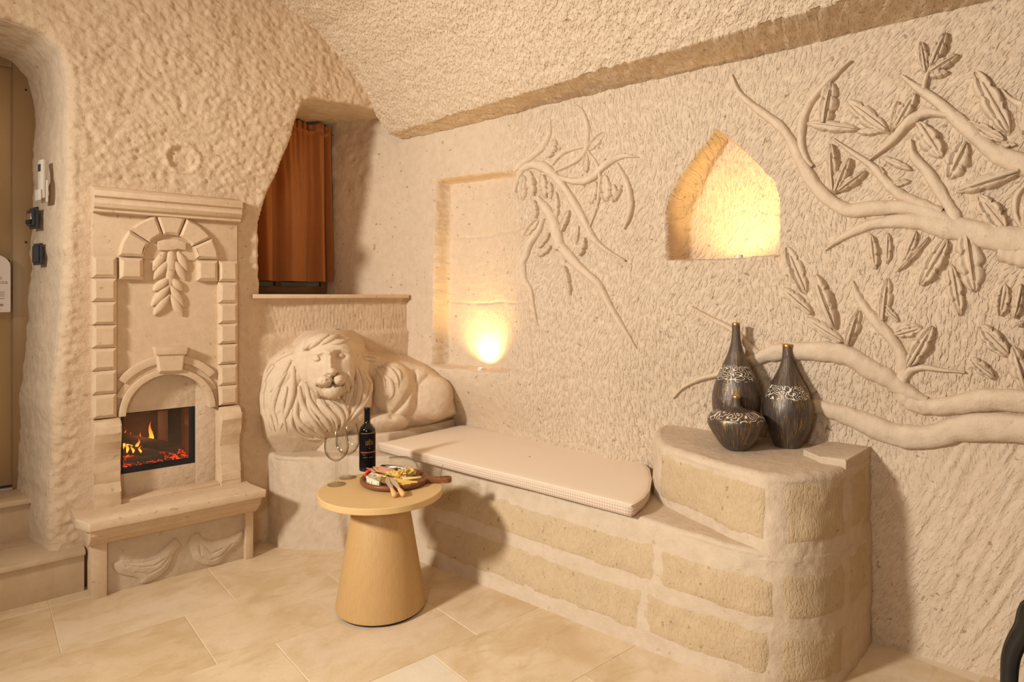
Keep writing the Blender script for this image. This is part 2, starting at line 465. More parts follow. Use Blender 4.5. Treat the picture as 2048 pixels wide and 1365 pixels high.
def vase_mat(name, z0, z1, seed):
    k = NT(name); o = k.tc(); sep = k.n('ShaderNodeSeparateXYZ'); k.l(o, sep.inputs[0]); z = sep.outputs[2]
    ang = k.math('ARCTAN2', sep.outputs[1], sep.outputs[0])
    cx = k.n('ShaderNodeCombineXYZ'); k.l(k.math('MULTIPLY', ang, 11), cx.inputs[0]); k.l(k.math('MULTIPLY', z, 9), cx.inputs[1]); cx.inputs[2].default_value = seed
    streak = k.noise(cx.outputs[0], 2.2, 5, .7)
    c = k.ramp(streak, [(.32, (.05, .028, .015)), (.45, (.115, .072, .045)), (.53, (.085, .10, .125)), (.585, (.28, .165, .05)), (.69, (.58, .41, .13))])
    metal = k.ramp(streak, [(.42, (.35, .35, .35)), (.70, (.85, .85, .85))])
    # white meander lines: contour lines of a folded angular noise, in a band with a ragged lower hem
    c2 = k.n('ShaderNodeCombineXYZ'); k.l(k.math('MULTIPLY_ADD', ang, .055, seed * .37), c2.inputs[0]); k.l(z, c2.inputs[1]); c2.inputs[2].default_value = seed * .137
    ln = k.math('ABSOLUTE', k.math('SINE', k.math('MULTIPLY', k.noise(c2.outputs[0], 52, 0), 17)))
    line = k.math('LESS_THAN', ln, .38)
    hem = k.math('MULTIPLY_ADD', k.noise(c2.outputs[0], 40, 1), .035, z0 - .018)
    band = k.math('MULTIPLY', k.math('GREATER_THAN', z, hem), k.math('LESS_THAN', z, z1))
    pat = k.math('MULTIPLY', line, band)
    c = k.mix(pat, c, (.78, .70, .58))
    mt = k.math('MULTIPLY', k.n('ShaderNodeRGBToBW').outputs[0], 1)
    bw = [n for n in k.t.nodes if n.type == 'RGBTOBW'][0]; k.l(metal, bw.inputs[0])
    k.l(k.math('MULTIPLY', bw.outputs[0], k.math('SUBTRACT', 1, pat)), k.b.inputs['Metallic'])
    m = k.fin(c, .27, k.bump(pat, .0012, k.bump(streak, .0012)), spec=.4)
    return m


M['gold'] = plain('worn_gold', (.55, .30, .08), .35, .9)
M['wine'] = plain('wine_glass_dark', (.004, .003, .003), .06, 0, .6)
M['label'] = plain('black_label', (.006, .004, .005), .5, spec=.12)
M['foil'] = plain('black_foil', (.006, .005, .005), .3, spec=.2)
M['goldprint'] = plain('gold_print', (.42, .24, .08), .4, .3)
M['pinkprint'] = plain('copper_print', (.40, .15, .09), .4, .2)
M['board'] = wood('walnut_board', (.155, .052, .017), (.24, .088, .03), (3, 30, 30), .4, 6)
M['knifewood'] = wood('beech_handle', (.62, .34, .13), (.70, .42, .18), (5, 40, 40), .5, 5)
M['cheese'] = plain('yellow_cheese', (.80, .53, .13), .5, var=.06)
M['cheese_pale'] = plain('pale_cheese', (.82, .64, .27), .5, var=.06)
k = NT('blue_cheese'); o = k.tc(); c = k.mix(k.ramp(k.noise(o, 75, 4, .7), [(.52, (0, 0, 0)), (.60, (1, 1, 1))]), (.82, .73, .52), (.16, .20, .16))
M['blue'] = k.fin(c, .65, k.bump(k.noise(o, 120, 4), .003))
M['ham'] = plain('pink_ham', (.72, .36, .23), .45, var=.1)
M['red'] = plain('red_tomato', (.55, .035, .02), .25)
M['green'] = plain('green_herb', (.05, .09, .02), .5)
k = NT('charred_log'); o = k.tc(); c = k.mix(k.noise(o, 12, 6, .7), (.012, .008, .006), (.10, .05, .025)); M['log'] = k.fin(c, .85, k.bump(k.noise(k.mapping(o, (4, 30, 30)), 3, 5), .008))
k = NT('log_end_wood'); o = k.tc(); c = k.mix(k.noise(o, 30, 4), (.36, .20, .08), (.26, .13, .05)); M['logend'] = k.fin(c, .8)
M['soot'] = plain('sooty_firebox', (.055, .04, .028), .7)
M['firebrick'] = plain('firebox_panel', (.20, .145, .09), .6)
M['ash'] = plain('grey_ash', (.055, .05, .045), .9, bumps=(40, .01), var=.4, sc=50)
k = NT('flame'); o = k.tc(); sep = k.n('ShaderNodeSeparateXYZ'); k.l(k.tc('Generated'), sep.inputs[0])
c = k.ramp(sep.outputs[2], [(0, (1, .10, .005)), (.25, (1, .42, .04)), (.55, (1, .22, .015)), (1, (.7, .03, .003))])
k.l(c, k.b.inputs['Emission Color']); k.b.inputs['Emission Strength'].default_value = 2.6; M['flame'] = k.fin((.02, .0, 0), .9)
k = NT('ember'); o = k.tc(); e = k.ramp(k.noise(o, 55, 4, .7), [(.51, (.0, .0, .0)), (.59, (.75, .02, .004)), (.70, (1, .15, .03))])
k.l(e, k.b.inputs['Emission Color']); k.b.inputs['Emission Strength'].default_value = 2.2; M['ember'] = k.fin((.045, .034, .026), .95)
k = NT('lamp_lens'); k.b.inputs['Emission Color'].default_value = (1, .8, .5, 1); k.b.inputs['Emission Strength'].default_value = 12; M['lens'] = k.fin((.8, .8, .8), .3)
M['card'] = plain('white_card', (.70, .62, .56), .6, var=.03)
M['ink'] = plain('dark_ink', (.10, .07, .06), .7)
M['inkbrown'] = plain('brown_ink', (.36, .22, .16), .7)
M['chair'] = plain('black_lacquer', (.010, .009, .009), .25)
M['seatpad'] = plain('grey_pad', (.06, .055, .05), .8)

# ------------------------------------------------------------------ floor: travertine tiles on a bed
bed = struct(mk('floor', [(-6.4, -4.6, -.0022), (4.2, -4.6, -.0022), (4.2, 4.6, -.0022), (-6.4, 4.6, -.0022)], [(0, 1, 2, 3)], M['grout'], smooth=False))
tb = box_bm((0, 0, -.02), (.655 - .004, .4775 - .004, 0), .0012, 1)
for v in tb.verts: pass
tm = bpy.data.meshes.new('tile'); tb.to_mesh(tm); tb.free(); tm.materials.append(M['tile'])
tm2 = tm.copy(); tm2.materials.clear(); tm2.materials.append(M['tile_pale'])
row_off = {4: .263, 3: .263, 2: .050, 1: .272, 0: .052, -1: .4, -2: .15}
for r in range(-6, 5):
    y0 = 3.032 + (r - 3) * .4775
    off = row_off.get(r, random.uniform(0, .65))
    for c in range(-5, 6):
        x0 = off + c * .655
        cx, cy = x0 + .33, y0 + .24
        if cy > 4.4 or cy < -2.6 or cx < -3 or cx > 3.2: continue
        if to_sn(np.array([cx, cy, 0]))[1] < -.25: continue
        if cy < .6 and cx < .2: continue
        pale = (r == 0 and abs(x0 - .707) < .1)
        t = bpy.data.objects.new('tile', tm2 if pale else tm); put(t, bed)
        t.location = (x0 + .002, y0 + .002, random.uniform(-.0004, .0003))
        if pale: t['label'] = 'paler cream tile'

# ------------------------------------------------------------------ right wall
NI_L = [(.862, 1.575), (.862, 1.80), (.845, 1.88), (.79, 1.965), (.70, 2.07), (.611, 2.165), (.53, 2.09), (.43, 1.98), (.365, 1.90), (.340, 1.80), (.335, 1.575)]
NI_R = [(2.485, .945), (2.47, 1.6), (2.462, 2.15), (2.1, 2.142), (1.79, 2.13), (1.755, 1.75), (1.735, 1.55), (1.69, 1.30), (1.66, .945)]
# the right edge of the shallow niche follows the carved vine
rs = np.arange(-1.35, 3.56, .0065); rz = np.arange(-.02, 2.70, .0065)
SS, ZZ = np.meshgrid(rs, rz, indexing='ij')


def lean(s, z): return -.075 * sst(1.30, .80, z) * sst(1.25, .85, s)


def wall_n(s, z):
    s = np.asarray(s, float); z = np.asarray(z, float)
    n = .012 * fbm(s * 1.3, z * 1.3, 3, 11) + .005 * fbm(s * 6, z * 6, 4, 21)
    n = n + .17 * sst(2.72, 3.40, s)                                    # the embrasure closes in towards the window
    n = n - .20 * sst(.95, .50, z) * sst(.9, 2.5, s) * sst(3.2, 2.6, s)     # leans back behind the bench
    n = n + lean(s, z)
    amp = (.35 + .65 * sst(2.1, 1.5, s)) * (1 - .75 * sst(1.0, .2, z) * sst(-.35, .05, s))
    amp = amp * (1 + .7 * sst(.1, -.5, s) * sst(1.2, .8, z))
    rough = sst(2.62, 2.85, s) * sst(1.9, 2.25, z)
    big = sst(.15, -.25, s) * sst(1.05, .85, z)
    ch = chisel(s, z, 3, .42, .011, .05, 1.4, 2.3) * (1 - big) + chisel(s, z, 4, 1.6, .0105, .15, 1.92, 2.12) * big * 1.6
    n = n + amp * ch * (.0042 - .0008 * big) + .012 * rough * fbm(s * 14, z * 14, 3, 8)
    e = .007 * fbm(s * 12, z * 12, 3, 31) + .004 * fbm(s * 40, z * 40, 2, 32)
    # pointed niche, hollowed like an apse
    d = poly_sdf(s, z, NI_L) + e
    u = np.clip((s - .60) / .26, -1, 1)
    dep = .10 + .17 * np.sqrt(np.clip(1 - .9 * u * u, 0, 1)); dep = dep * (1 - .55 * sst(1.78, 2.17, z))
    dep = dep + .010 * chisel(s, z, 14, .2, .013, .04, .6, 2.4)
    flat = sst(1.55, 1.62, z)
    a1 = sst(-.004, .012, d)
    n = n * (1 - a1) + a1 * (-dep * (.25 + .75 * sst(.0, .10, d)) if False else -dep)
    # shallow rectangular niche with block joints
    d2 = poly_sdf(s, z, NI_R) + e * .8
    soft = sst(2.15, 1.74, s)                                         # dies out into the vine side
    dep2 = .135 - .095 * soft + .004 * fbm(s * 8, z * 8, 3, 44)
    for zj in (1.78, 1.36, 2.02): dep2 = dep2 + .004 * np.exp(-((z - zj - .006 * vn(s * 7, s * 0, 7)) / .006) ** 2)
    a2 = sst(-.004, .012 + .03 * soft, d2)
    n = n * (1 - a2) + a2 * -dep2
    return n


NN = wall_n(SS, ZZ)
V = sw(SS, NN, ZZ)
wr = struct(mk('wall_right', V, gf(len(rs), len(rz)), M['wall_r'], uv=np.stack([SS, ZZ], -1)))

# ------------------------------------------------------------------ vault
PROF = np.array([(-.12, 2.452), (.0, 2.458), (.105, 2.475), (.125, 2.50), (.22, 2.635), (.36, 2.80), (.60, 3.00), (.85, 3.12), (1.2, 3.21), (1.7, 3.23), (2.4, 3.22), (3.4, 3.18), (4.6, 3.08), (6.3, 2.85)])
tt = np.concatenate([np.linspace(0, 3, 46)[:-1], np.linspace(3, 8, 210)[:-1], np.linspace(8, 13, 60)])
pp = np.stack([np.interp(tt, np.arange(14), PROF[:, 0]), np.interp(tt, np.arange(14), PROF[:, 1])], -1)
sm = pp.copy()
for _ in range(10): sm[50:-1] = (sm[49:-2] + 2 * sm[50:-1] + sm[51:]) / 4 if len(sm[51:]) == len(sm[50:-1]) else sm[50:-1]
cs = np.concatenate([np.arange(-3.2, -1.0, .05), np.arange(-1.0, 2.745, .011)])
al = np.concatenate([[0], np.cumsum(np.hypot(*np.diff(sm, axis=0).T))])
CS, CT = np.meshgrid(cs, np.arange(len(sm)), indexing='ij')
base_n = sm[CT, 0]; base_z = sm[CT, 1]; ARC = al[CT]
dep = np.interp(CS, [-1, 0, 1, 2.3, 2.9], [.30, .29, .25, .15, .11])
kk = np.clip(base_n / .105, 0, 1)
nn_ = np.where(base_n < .105, np.where(base_n > 0, base_n / .105 * dep, base_n), base_n - .105 + dep)
edge = np.exp(-((ARC - al[44]) / .03) ** 2)
disp = .010 * fbm(CS * 2, ARC * 2, 3, 71) + .005 * fbm(CS * 18, ARC * 18, 3, 72) + .008 * chisel(CS, ARC, 75, .8, .014, .05, -1.2, -.6) * sst(2.0, 1.2, CS) + .006 * chisel(CS, ARC, 76, .15, .014, .02, -1.6, 1.5) * sst(1.0, 1.9, CS)
dz = .012 * fbm(CS * 9, CS * 0, 4, 73) * edge
tn = np.gradient(sm, axis=0); tn /= np.linalg.norm(tn, axis=1)[:, None]
nx, nz = -tn[CT, 1], tn[CT, 0]
CS2 = np.where(CS > 0, CS * (2.765 + .21 * np.clip(nn_, 0, 3)) / 2.745, CS)
V = sw(CS2, nn_ - nx * disp * -1 * -1, base_z + dz - nz * disp * -1 * -1)
ceil = struct(mk('ceiling', V, gf(len(cs), len(sm))[:, ::-1], M['ceil'], uv=np.stack([CS, ARC], -1)))

# ------------------------------------------------------------------ left wall with door and window openings
WY = 3.66
WIN = [(1.235, 1.402), (1.235, 1.80), (1.268, 1.95), (1.34, 2.13), (1.40, 2.29), (1.443, 2.41), (1.49, 2.57), (1.58, 2.60), (1.8, 2.615), (2.75, 2.63), (2.75, 1.402)]
DOOR = [(-2.4, -.2), (.262, -.2), (.268, .40), (.28, .9), (.318, 1.38), (.336, 2.0), (.337, 2.45), (.315, 2.56), (.25, 2.635), (.14, 2.665), (-.2, 2.685), (-2.4, 2.685)]
BOXH = [(.545, .395), (1.004, .395), (1.004, .84), (.96, .90), (.90, .96), (.80, .985), (.72, .985), (.62, .95), (.545, .84)]
lx = np.concatenate([np.arange(-5.2, -.1, .06), np.arange(-.1, 2.62, .0075)]); lz = np.arange(-.02, 3.42, .0075)
XX, LZ = np.meshgrid(lx, lz, indexing='ij')
def edge_noise(x, z): return .008 * fbm(x * 9, z * 9, 3, 91)


er = edge_noise(XX, LZ)
sd = np.maximum(np.maximum(poly_sdf(XX, LZ, WIN) + er, poly_sdf(XX, LZ, DOOR) + er), poly_sdf(XX, LZ, BOXH))


def left_y(x, z):
    fpz = sst(.36, .42, x) * sst(1.18, 1.12, x) * sst(2.0, 1.93, z)          # dressed margin around the fireplace
    back = sst(1.16, 1.24, x) * sst(1.42, 1.38, z)                            # niche wall under the window sill
    a = (1 - .8 * fpz) * (1 - .8 * back)
    y = .022 * fbm(x * 1.6, z * 1.6, 3, 101)
    y = y + a * (.008 * fbm(x * 6, z * 8, 4, 103) + .0085 * fbm(x * 36, z * 42, 3, 105))
    ru = sst(1.4, 1.9, z) * (1 - fpz)
    y = y + .006 * ru * -chisel(x, z, 111, .35, .013, .025, -.5, .9)
    # round plaster patch
    rr = np.hypot(x - .845, (z - 2.13)); y = y + .010 * sst(.075, .055, rr) - .008 * np.exp(-((rr - .08) / .012) ** 2)
    y = y + .0 * back
    # tooth-comb scoring under the sill
    sc = sst(1.22, 1.27, x) * sst(1.16, 1.20, z + .03 * vn(x * 9, x * 0, 5)) * sst(1.40, 1.37, z)
    ph = x / .021 + .5 * vn(x * 8, z * 6, 120) + (z - 1.3) * (-9 + 10 * (x - 1.2)) * .6
    y = y + sc * .006 * np.clip(np.cos(2 * math.pi * ph) * 2 - 1.0, 0, 1) * (.6 + .4 * vn(x * 30, z * 14, 3))
    y = y + .02 * sst(1.16, 1.19, z) * sst(1.2, 1.26, x) * sst(1.42, 1.38, z)
    return WY + y


YY = left_y(XX, LZ)
g = np.gradient(sd); gx = g[0] / np.gradient(lx)[:, None]; gz = g[1] / np.gradient(lz)[None, :]
F = gf(len(lx), len(lz)); fs = sd.ravel()[F]; keep = (fs.min(1) < 0) & (fs.mean(1) < .0025); F = F[keep]
used = np.zeros(sd.size, bool); used[F.ravel()] = True
near = used.reshape(sd.shape) & (np.abs(sd) < .006); ln2 = np.maximum(gx ** 2 + gz ** 2, .3)
ins = (used.reshape(sd.shape) & (sd > 0)) | near
X2 = np.where(ins, XX - sd * gx / ln2, XX); Z2 = np.where(ins, LZ - sd * gz / ln2, LZ)
for P_, r_ in ((DOOR, .045), (WIN, .014)):
    q_ = np.clip(1 + (poly_sdf(XX, LZ, P_) + er) / r_, 0, 1); YY = YY + r_ * (1 - np.sqrt(1 - q_ * q_)) * (poly_sdf(XX, LZ, P_) > -.08)
ids = np.cumsum(used) - 1; V = np.stack([X2, YY, Z2], -1).reshape(-1, 3)[used]
wl = struct(mk('wall_left', V, ids[F][:, ::-1], M['wall_l'], uv=np.stack([XX, LZ], -1).reshape(-1, 2)[used]))


def tunnel(name, poly, closed_from, closed_to, depth, shift, mat, ny=44, step=.012, seed=5, sg=1, y0=.02):
    P = np.array(poly[closed_from:closed_to], float); L = np.concatenate([[0], np.cumsum(np.hypot(*np.diff(P, axis=0).T))])
    q = np.arange(0, L[-1], step); X = np.interp(q, L, P[:, 0]); Z = np.interp(q, L, P[:, 1])
    for _ in range(3):
        X[1:-1] = (X[:-2] + 2 * X[1:-1] + X[2:]) / 4; Z[1:-1] = (Z[:-2] + 2 * Z[1:-1] + Z[2:]) / 4
    T = np.stack([np.gradient(X), np.gradient(Z)], -1); T /= np.linalg.norm(T, axis=1)[:, None]; nx, nz = T[:, 1], -T[:, 0]
    t = np.linspace(0, 1, ny); Q, TT = np.meshgrid(q, t, indexing='ij')
    d = (.008 * fbm(Q * 8, TT * depth * 8, 4, seed) + .004 * fbm(Q * 30, TT * depth * 30, 2, seed + 1))
    en = edge_noise(X, Z); d = (d * np.clip(TT * depth / .06, 0, 1) + en[:, None] - .0005) * sg
    ys = left_y(X, Z) + y0
    TT = np.concatenate([TT[:, :1], TT], 1); d = np.concatenate([d[:, :1] + .03 * sg, d], 1); Q = np.concatenate([Q[:, :1], Q], 1); ny += 1
    V = np.stack([X[:, None] + shift[0] * TT + nx[:, None] * d, ys[:, None] + (WY + depth - ys[:, None]) * TT, Z[:, None] + shift[1] * TT + nz[:, None] * d], -1)
    return struct(mk(name, V, gf(len(q), ny), mat, uv=np.stack([Q, TT * depth], -1)))


tunnel('trim_1', DOOR, 1, 12, .56, (-.105, -.02), M['plaster'], y0=.046)
tunnel('trim_2', WIN, 0, 10, .68, (.10, .02), M['plaster'], seed=15, sg=-1, y0=.015)
struct(from_bm('trim_3', box_bm((1.16, 4.33, 1.3), (2.6, 4.36, 2.75), 0), M['plaster']))

# walls behind the camera close the room
pA, pB, pC, pD = sw(-3.2, -.1, 0), sw(-3.2, 6.2, 0), sw(3.2, 6.2, 0), sw(-1.3, -.05, 0)


def plainwall(name, a, b, h, mat=None):
    n1, n2 = 40, 30; u = np.linspace(0, 1, n1); z = np.linspace(-.02, h, n2); U, Z = np.meshgrid(u, z, indexing='ij'); L = np.linalg.norm(b - a)
    P = a + U[..., None] * (b - a); nn = np.array([-(b - a)[1], (b - a)[0], 0]) / L
    P = P + nn * (.03 * fbm(U * L * 2, Z * 2, 3, 7))[..., None]; P[..., 2] = Z
    return struct(mk(name, P, gf(n1, n2), mat or M['panelling'], uv=np.stack([U * L, Z], -1)))


plainwall('wall_back', pA, pB, 3.3); plainwall('wall_side', pB, pC, 2.95)
plainwall('wall_right_near', sw(-3.2, 0, 0), sw(-1.3, 0, 0), 2.7, M['wall_r'])

# ------------------------------------------------------------------ niche lamps
for i, (s, n, z, tgt, pw, lab) in enumerate([
    (.53, -.055, 1.580, sw(.59, -.26, 1.86), 11, 'small recessed uplight in the floor of the pointed wall niche'),
    (2.11, -.045, .952, sw(2.13, -.14, 1.32), 22, 'small recessed uplight in the sill of the shallow rectangular niche')]):
    p = sw(s, n, z); t = thing('recessed_uplight', p.tolist(), lab, 'lamp')
    lathe('bezel', [(.0, .004), (.011, .004), (.011, .009), (.017, .009), (.018, .0), (.018, -.01), (.0, -.01)], M['white'], t, 20, p)
    lathe('lens', [(0, .006), (.0105, .006), (.0105, .002)], M['lens'], t, 20, p)
    spot('uplight', (p + np.array([0, 0, .012]) + N * .004).tolist(), tgt, pw, (1, .66, .24), 135, 1.0, .012)
# ------------------------------------------------------------------ stone bench with end block and lion plinth
bench = thing('stone_bench', (2.2, 2.2, 0), 'long built-in stone bench with rounded end block along the right wall', 'bench')


def snp(s, n): return (P0 + s * W + n * N)[:2]


BOT = [(1.27, 3.72), (1.285, 3.56), (1.32, 3.46), (1.44, 3.345), (1.55, 3.255), snp(2.40, .655), snp(2.02, .565), snp(1.4, .56), snp(.72, .56), snp(.40, .56), snp(.22, .535), snp(.11, .46), snp(.045, .34), snp(.01, .18), snp(-.005, -.10)]
TOP = [(1.29, 3.72), (1.298, 3.60), (1.325, 3.52), (1.40, 3.43), (1.50, 3.36), (1.66, 3.25), snp(1.95, .40), snp(1.3, .47), snp(.72, .515), snp(.40, .56), snp(.22, .55), snp(.11, .47), snp(.05, .35), snp(.015, .18), snp(.0, -.10)]
INN = [(1.6, 3.78), (1.7, 3.78), (1.8, 3.78), (1.95, 3.75), snp(2.7, -.2), snp(2.4, -.22), snp(1.95, -.22), snp(1.3, -.2), snp(.72, -.2), snp(.40, -.2), snp(.25, -.2), snp(.2, -.2), snp(.15, -.2), snp(.1, -.2), snp(.05, -.2)]
SEAT = .50
NT_ = 420
PBs, PTs, PIs = spline(BOT, NT_), spline(TOP, NT_), spline(INN, NT_)


def seatz(i): return SEAT


def bsurf(ti, z, zt=SEAT, A=None, B=None):
    A = PBs if A is None else A; B = PTs if B is None else B
    f = np.clip(z / zt, 0, 1)[..., None]
    x = np.arange(NT_); a = np.stack([np.interp(ti, x, A[:, 0]), np.interp(ti, x, A[:, 1])], -1); b = np.stack([np.interp(ti, x, B[:, 0]), np.interp(ti, x, B[:, 1])], -1)
    return a * (1 - f) + b * f


def btan(ti, z, zt=SEAT, A=None, B=None):
    t = bsurf(ti + 2, z, zt, A, B) - bsurf(ti - 2, z, zt, A, B); t = t / (np.linalg.norm(t, axis=-1, keepdims=True) + 1e-9)
    return np.stack([t[..., 1], -t[..., 0]], -1)          # outward (room) side


def skirt(name, A, B, C, z0, z1, r, mat, parent, seed, rough=1.0, nv=56, nc=26):
    ti = np.arange(NT_, dtype=float); rows = []; uvs = []
    arc = np.concatenate([[0], np.cumsum(np.linalg.norm(np.diff(A, axis=0), axis=1))])
    for z in np.linspace(z0, z1 - r, nv):
        zz = np.full(NT_, z); f = (z - z0) / (z1 - z0); p = A * (1 - f) + B * f; t = np.gradient(p, axis=0); t /= np.linalg.norm(t, axis=1)[:, None]
        nrm = np.stack([t[:, 1], -t[:, 0]], -1)
        d = rough * (.010 * fbm(arc * 3, zz * 3, 3, seed) + .005 * fbm(arc * 16, zz * 16, 3, seed + 3)) 
        rows.append(np.column_stack([p + nrm * d[:, None], zz])); uvs.append(np.column_stack([arc, zz]))
    p = B; t = np.gradient(p, axis=0); t /= np.linalg.norm(t, axis=1)[:, None]; nrm = np.stack([t[:, 1], -t[:, 0]], -1)
    for a in np.linspace(.15, 1, 7) * math.pi / 2:
        q = p + nrm * ((math.cos(a) - 1) * r)[None] if False else p - nrm * (1 - math.cos(a)) * r
        zz = z1 - r + r * math.sin(a); d = rough * .005 * fbm(arc * 16, arc * 0 + zz * 16, 3, seed + 3)
        rows.append(np.column_stack([q + nrm * d[:, None], np.full(NT_, zz) + .004 * rough * fbm(arc * 11, arc * 0, 3, seed + 6)])); uvs.append(np.column_stack([arc, np.full(NT_, zz)]))
    q0 = rows[-1][:, :2]
    for k in range(1, nc + 1):
        f = k / nc; q = q0 * (1 - f) + C * f; zz = z1 + rough * .004 * fbm(q[:, 0] * 9, q[:, 1] * 9, 3, seed + 8)
        rows.append(np.column_stack([q, zz])); uvs.append(np.column_stack([arc, np.full(NT_, z1 + f)]))
    V = np.array(rows); return mk(name, V, gf(len(rows), NT_)[:, ::-1], mat, parent, uv=np.array(uvs))


skirt('seat_body', PBs, PTs, PIs, -.01, SEAT, .018, M['mortar'], bench, 201)
# the end block rises above the seat
BB = [snp(.93, -.15), snp(.905, .02), snp(.86, .14), snp(.77, .265), snp(.66, .345), snp(.48, .435), snp(.34, .515), snp(.222, .552), snp(.112, .474), snp(.049, .352), snp(.013, .182), snp(-.001, -.15)]
BT = [snp(.93, -.15), snp(.90, .02), snp(.85, .15), snp(.75, .30), snp(.64, .38), snp(.47, .46), snp(.33, .505), snp(.22, .515), snp(.12, .445), snp(.055, .33), snp(.02, .17), snp(.0, -.15)]
BI = [snp(.5, -.18)] * 12
BI = [snp(.8 - .06 * i, -.18) for i in range(12)]
BTOP = .765
PBb, PTb, PIb = spline(BB, NT_), spline(BT, NT_), spline(BI, NT_)
skirt('end_block', PBb, PTb, PIb, SEAT - .03, BTOP, .03, M['mortar'], bench, 231)


def slab_on(px, block=False, lift=.0035, mat=None, name='stone_block', zr=None):
    """a dressed block face standing a little proud of the joint mortar; px = corners on the photo that its face spans"""
    A, B, z0, z1 = (PBb, PTb, SEAT - .03, BTOP) if block else (PBs, PTs, -.01, SEAT)
    ti = np.arange(0, NT_ - 1, 1.0); zz = np.linspace(z0, z1, 160); T, Z = np.meshgrid(ti, zz, indexing='ij')
    f = ((Z - z0) / (z1 - z0))[..., None]; PA = A[T.astype(int)] * (1 - f) + B[T.astype(int)] * f
    uv = proj(np.concatenate([PA, Z[..., None]], -1)); q = []
    for u, v in px:
        d = (uv[..., 0] - u) ** 2 + (uv[..., 1] - v) ** 2; k = np.unravel_index(np.argmin(d), d.shape); q.append((T[k], Z[k]))
    t0, t1 = sorted((q[0][0], q[1][0])); za, zb = sorted((q[0][1], q[1][1])); za = max(za - .012, z0 + .01); zb = min(zb + .012, z1 - .035); t0 -= 2; t1 += 2
    if zr: za, zb = zr
    nu, nv = 26, 14; U, Vv = np.meshgrid(np.linspace(0, 1, nu), np.linspace(0, 1, nv), indexing='ij')
    tI = t0 + (t1 - t0) * U; zI = za + (zb - za) * Vv
    i0 = np.clip(tI.astype(int), 0, NT_ - 2); fr = (tI - i0)[..., None]; f = ((zI - z0) / (z1 - z0))[..., None]
    pa = (A[i0] * (1 - fr) + A[i0 + 1] * fr) * (1 - f) + (B[i0] * (1 - fr) + B[i0 + 1] * fr) * f
    t = (A[i0 + 1] - A[i0]); t = t / np.linalg.norm(t, axis=-1, keepdims=True); nrm = np.stack([t[..., 1], -t[..., 0]], -1)
    L = np.linalg.norm(pa[-1, 0] - pa[0, 0]); H = zb - za
    dx = np.minimum(U, 1 - U) * L; dy = np.minimum(Vv, 1 - Vv) * H
    sdv = np.minimum(dx, dy) + .012 * fbm(U * L * 14 + t0, Vv * H * 14, 3, int(t0) + 7)
    seed = 231 if block else 201; arcA = np.concatenate([[0], np.cumsum(np.linalg.norm(np.diff(A, axis=0), axis=1))]); ar = np.interp(tI, np.arange(NT_), arcA)
    d = .010 * fbm(ar * 3, zI * 3, 3, seed) + .005 * fbm(ar * 16, zI * 16, 3, seed + 3)
    h = d + lift * sst(.002, .030, sdv) - .006 * sst(.006, -.004, sdv)
    V = np.concatenate([pa + nrm * h[..., None], zI[..., None]], -1)
    mk(name, V, gf(nu, nv), mat or M['yellow'], bench, uv=np.stack([ar, zI], -1))


R1_, R2_ = (.262, .408), (.062, .218)
for px, zr in (([(1046, 1041), (1300, 1160)], R1_), ([(872, 1005), (1030, 1088)], R1_), ([(1049, 1117), (1263, 1260)], R2_), ([(866, 1082), (1030, 1172)], R2_), ([(1330, 1105), (1545, 1240)], R1_), ([(1299, 1212), (1530, 1338)], R2_), ([(1570, 1135), (1686, 1250)], (.26, .43)), ([(1564, 1270), (1684, 1345)], (.03, .21)), ([(1700, 1080), (1731, 1200)], (.25, .44))):
    slab_on(px, zr=zr)
for px, zr in (([(1322, 912), (1530, 1070)], (.528, .728)), ([(1576, 965), (1688, 1085)], (.525, .73)), ([(1700, 925), (1731, 1040)], (.52, .73))):
    slab_on(px, True, zr=zr)
# broken raised slab on the back corner of the block
rp = [at_z(u, v, BTOP + .024)[:2] for u, v in ((1606, 899), (1642, 914), (1692, 921), (1722, 905), (1745, 892), (1700, 880), (1650, 885))]
from_bm('raised_slab', prism_bm(rp, 'z', BTOP - .02, BTOP + .024, .005, .002), M['mortar'], bench)

# cushion
outl = [at_z(u, v, .556)[:2] for u, v in ((925, 850), (1000, 865), (1080, 880), (1160, 894), (1225, 906), (1262, 914), (1285, 924), (1298, 938), (1302, 958), (1298, 980), (1287, 995), (1272, 1006), (1262, 1011), (1150, 983), (1050, 958), (950, 934), (850, 909), (800, 897), (757, 886), (790, 880), (840, 869), (890, 858))]
cc = np.mean(outl, axis=0)
cush = thing('bench_cushion', (cc[0], cc[1], SEAT + .004), 'long beige checked seat cushion lying on the stone bench', 'cushion')
per = []
for a, b in zip(outl, outl[1:] + outl[:1]):
    a = np.array(a); b = np.array(b); m = max(1, int(np.linalg.norm(b - a) / .03))
    per += [a + (b - a) * k / m for k in range(m)]
per = np.array(per); arc = np.concatenate([[0], np.cumsum(np.linalg.norm(np.diff(per, axis=0), axis=1))])
tg = np.roll(per, -1, 0) - np.roll(per, 1, 0); tg /= np.linalg.norm(tg, axis=1)[:, None]; on = np.stack([tg[:, 1], -tg[:, 0]], -1)
if np.mean(np.sum(on * (per - cc), 1)) < 0: on = -on
rows, uvs = [], []
for zz, o_ in ((.506, -.012), (.508, -.003), (.514, 0), (.528, .003), (.542, .003), (.551, 0)):
    rows.append(np.column_stack([per + on * o_, np.full(len(per), zz)])); uvs.append(np.column_stack([arc, np.full(len(per), zz)]))
V = np.array(rows).transpose(1, 0, 2); U = np.array(uvs).transpose(1, 0, 2)
mk('side_band', V, gf(len(per), len(rows), True), M['cushion'], cush, uv=U)
rows, uvs = [], []
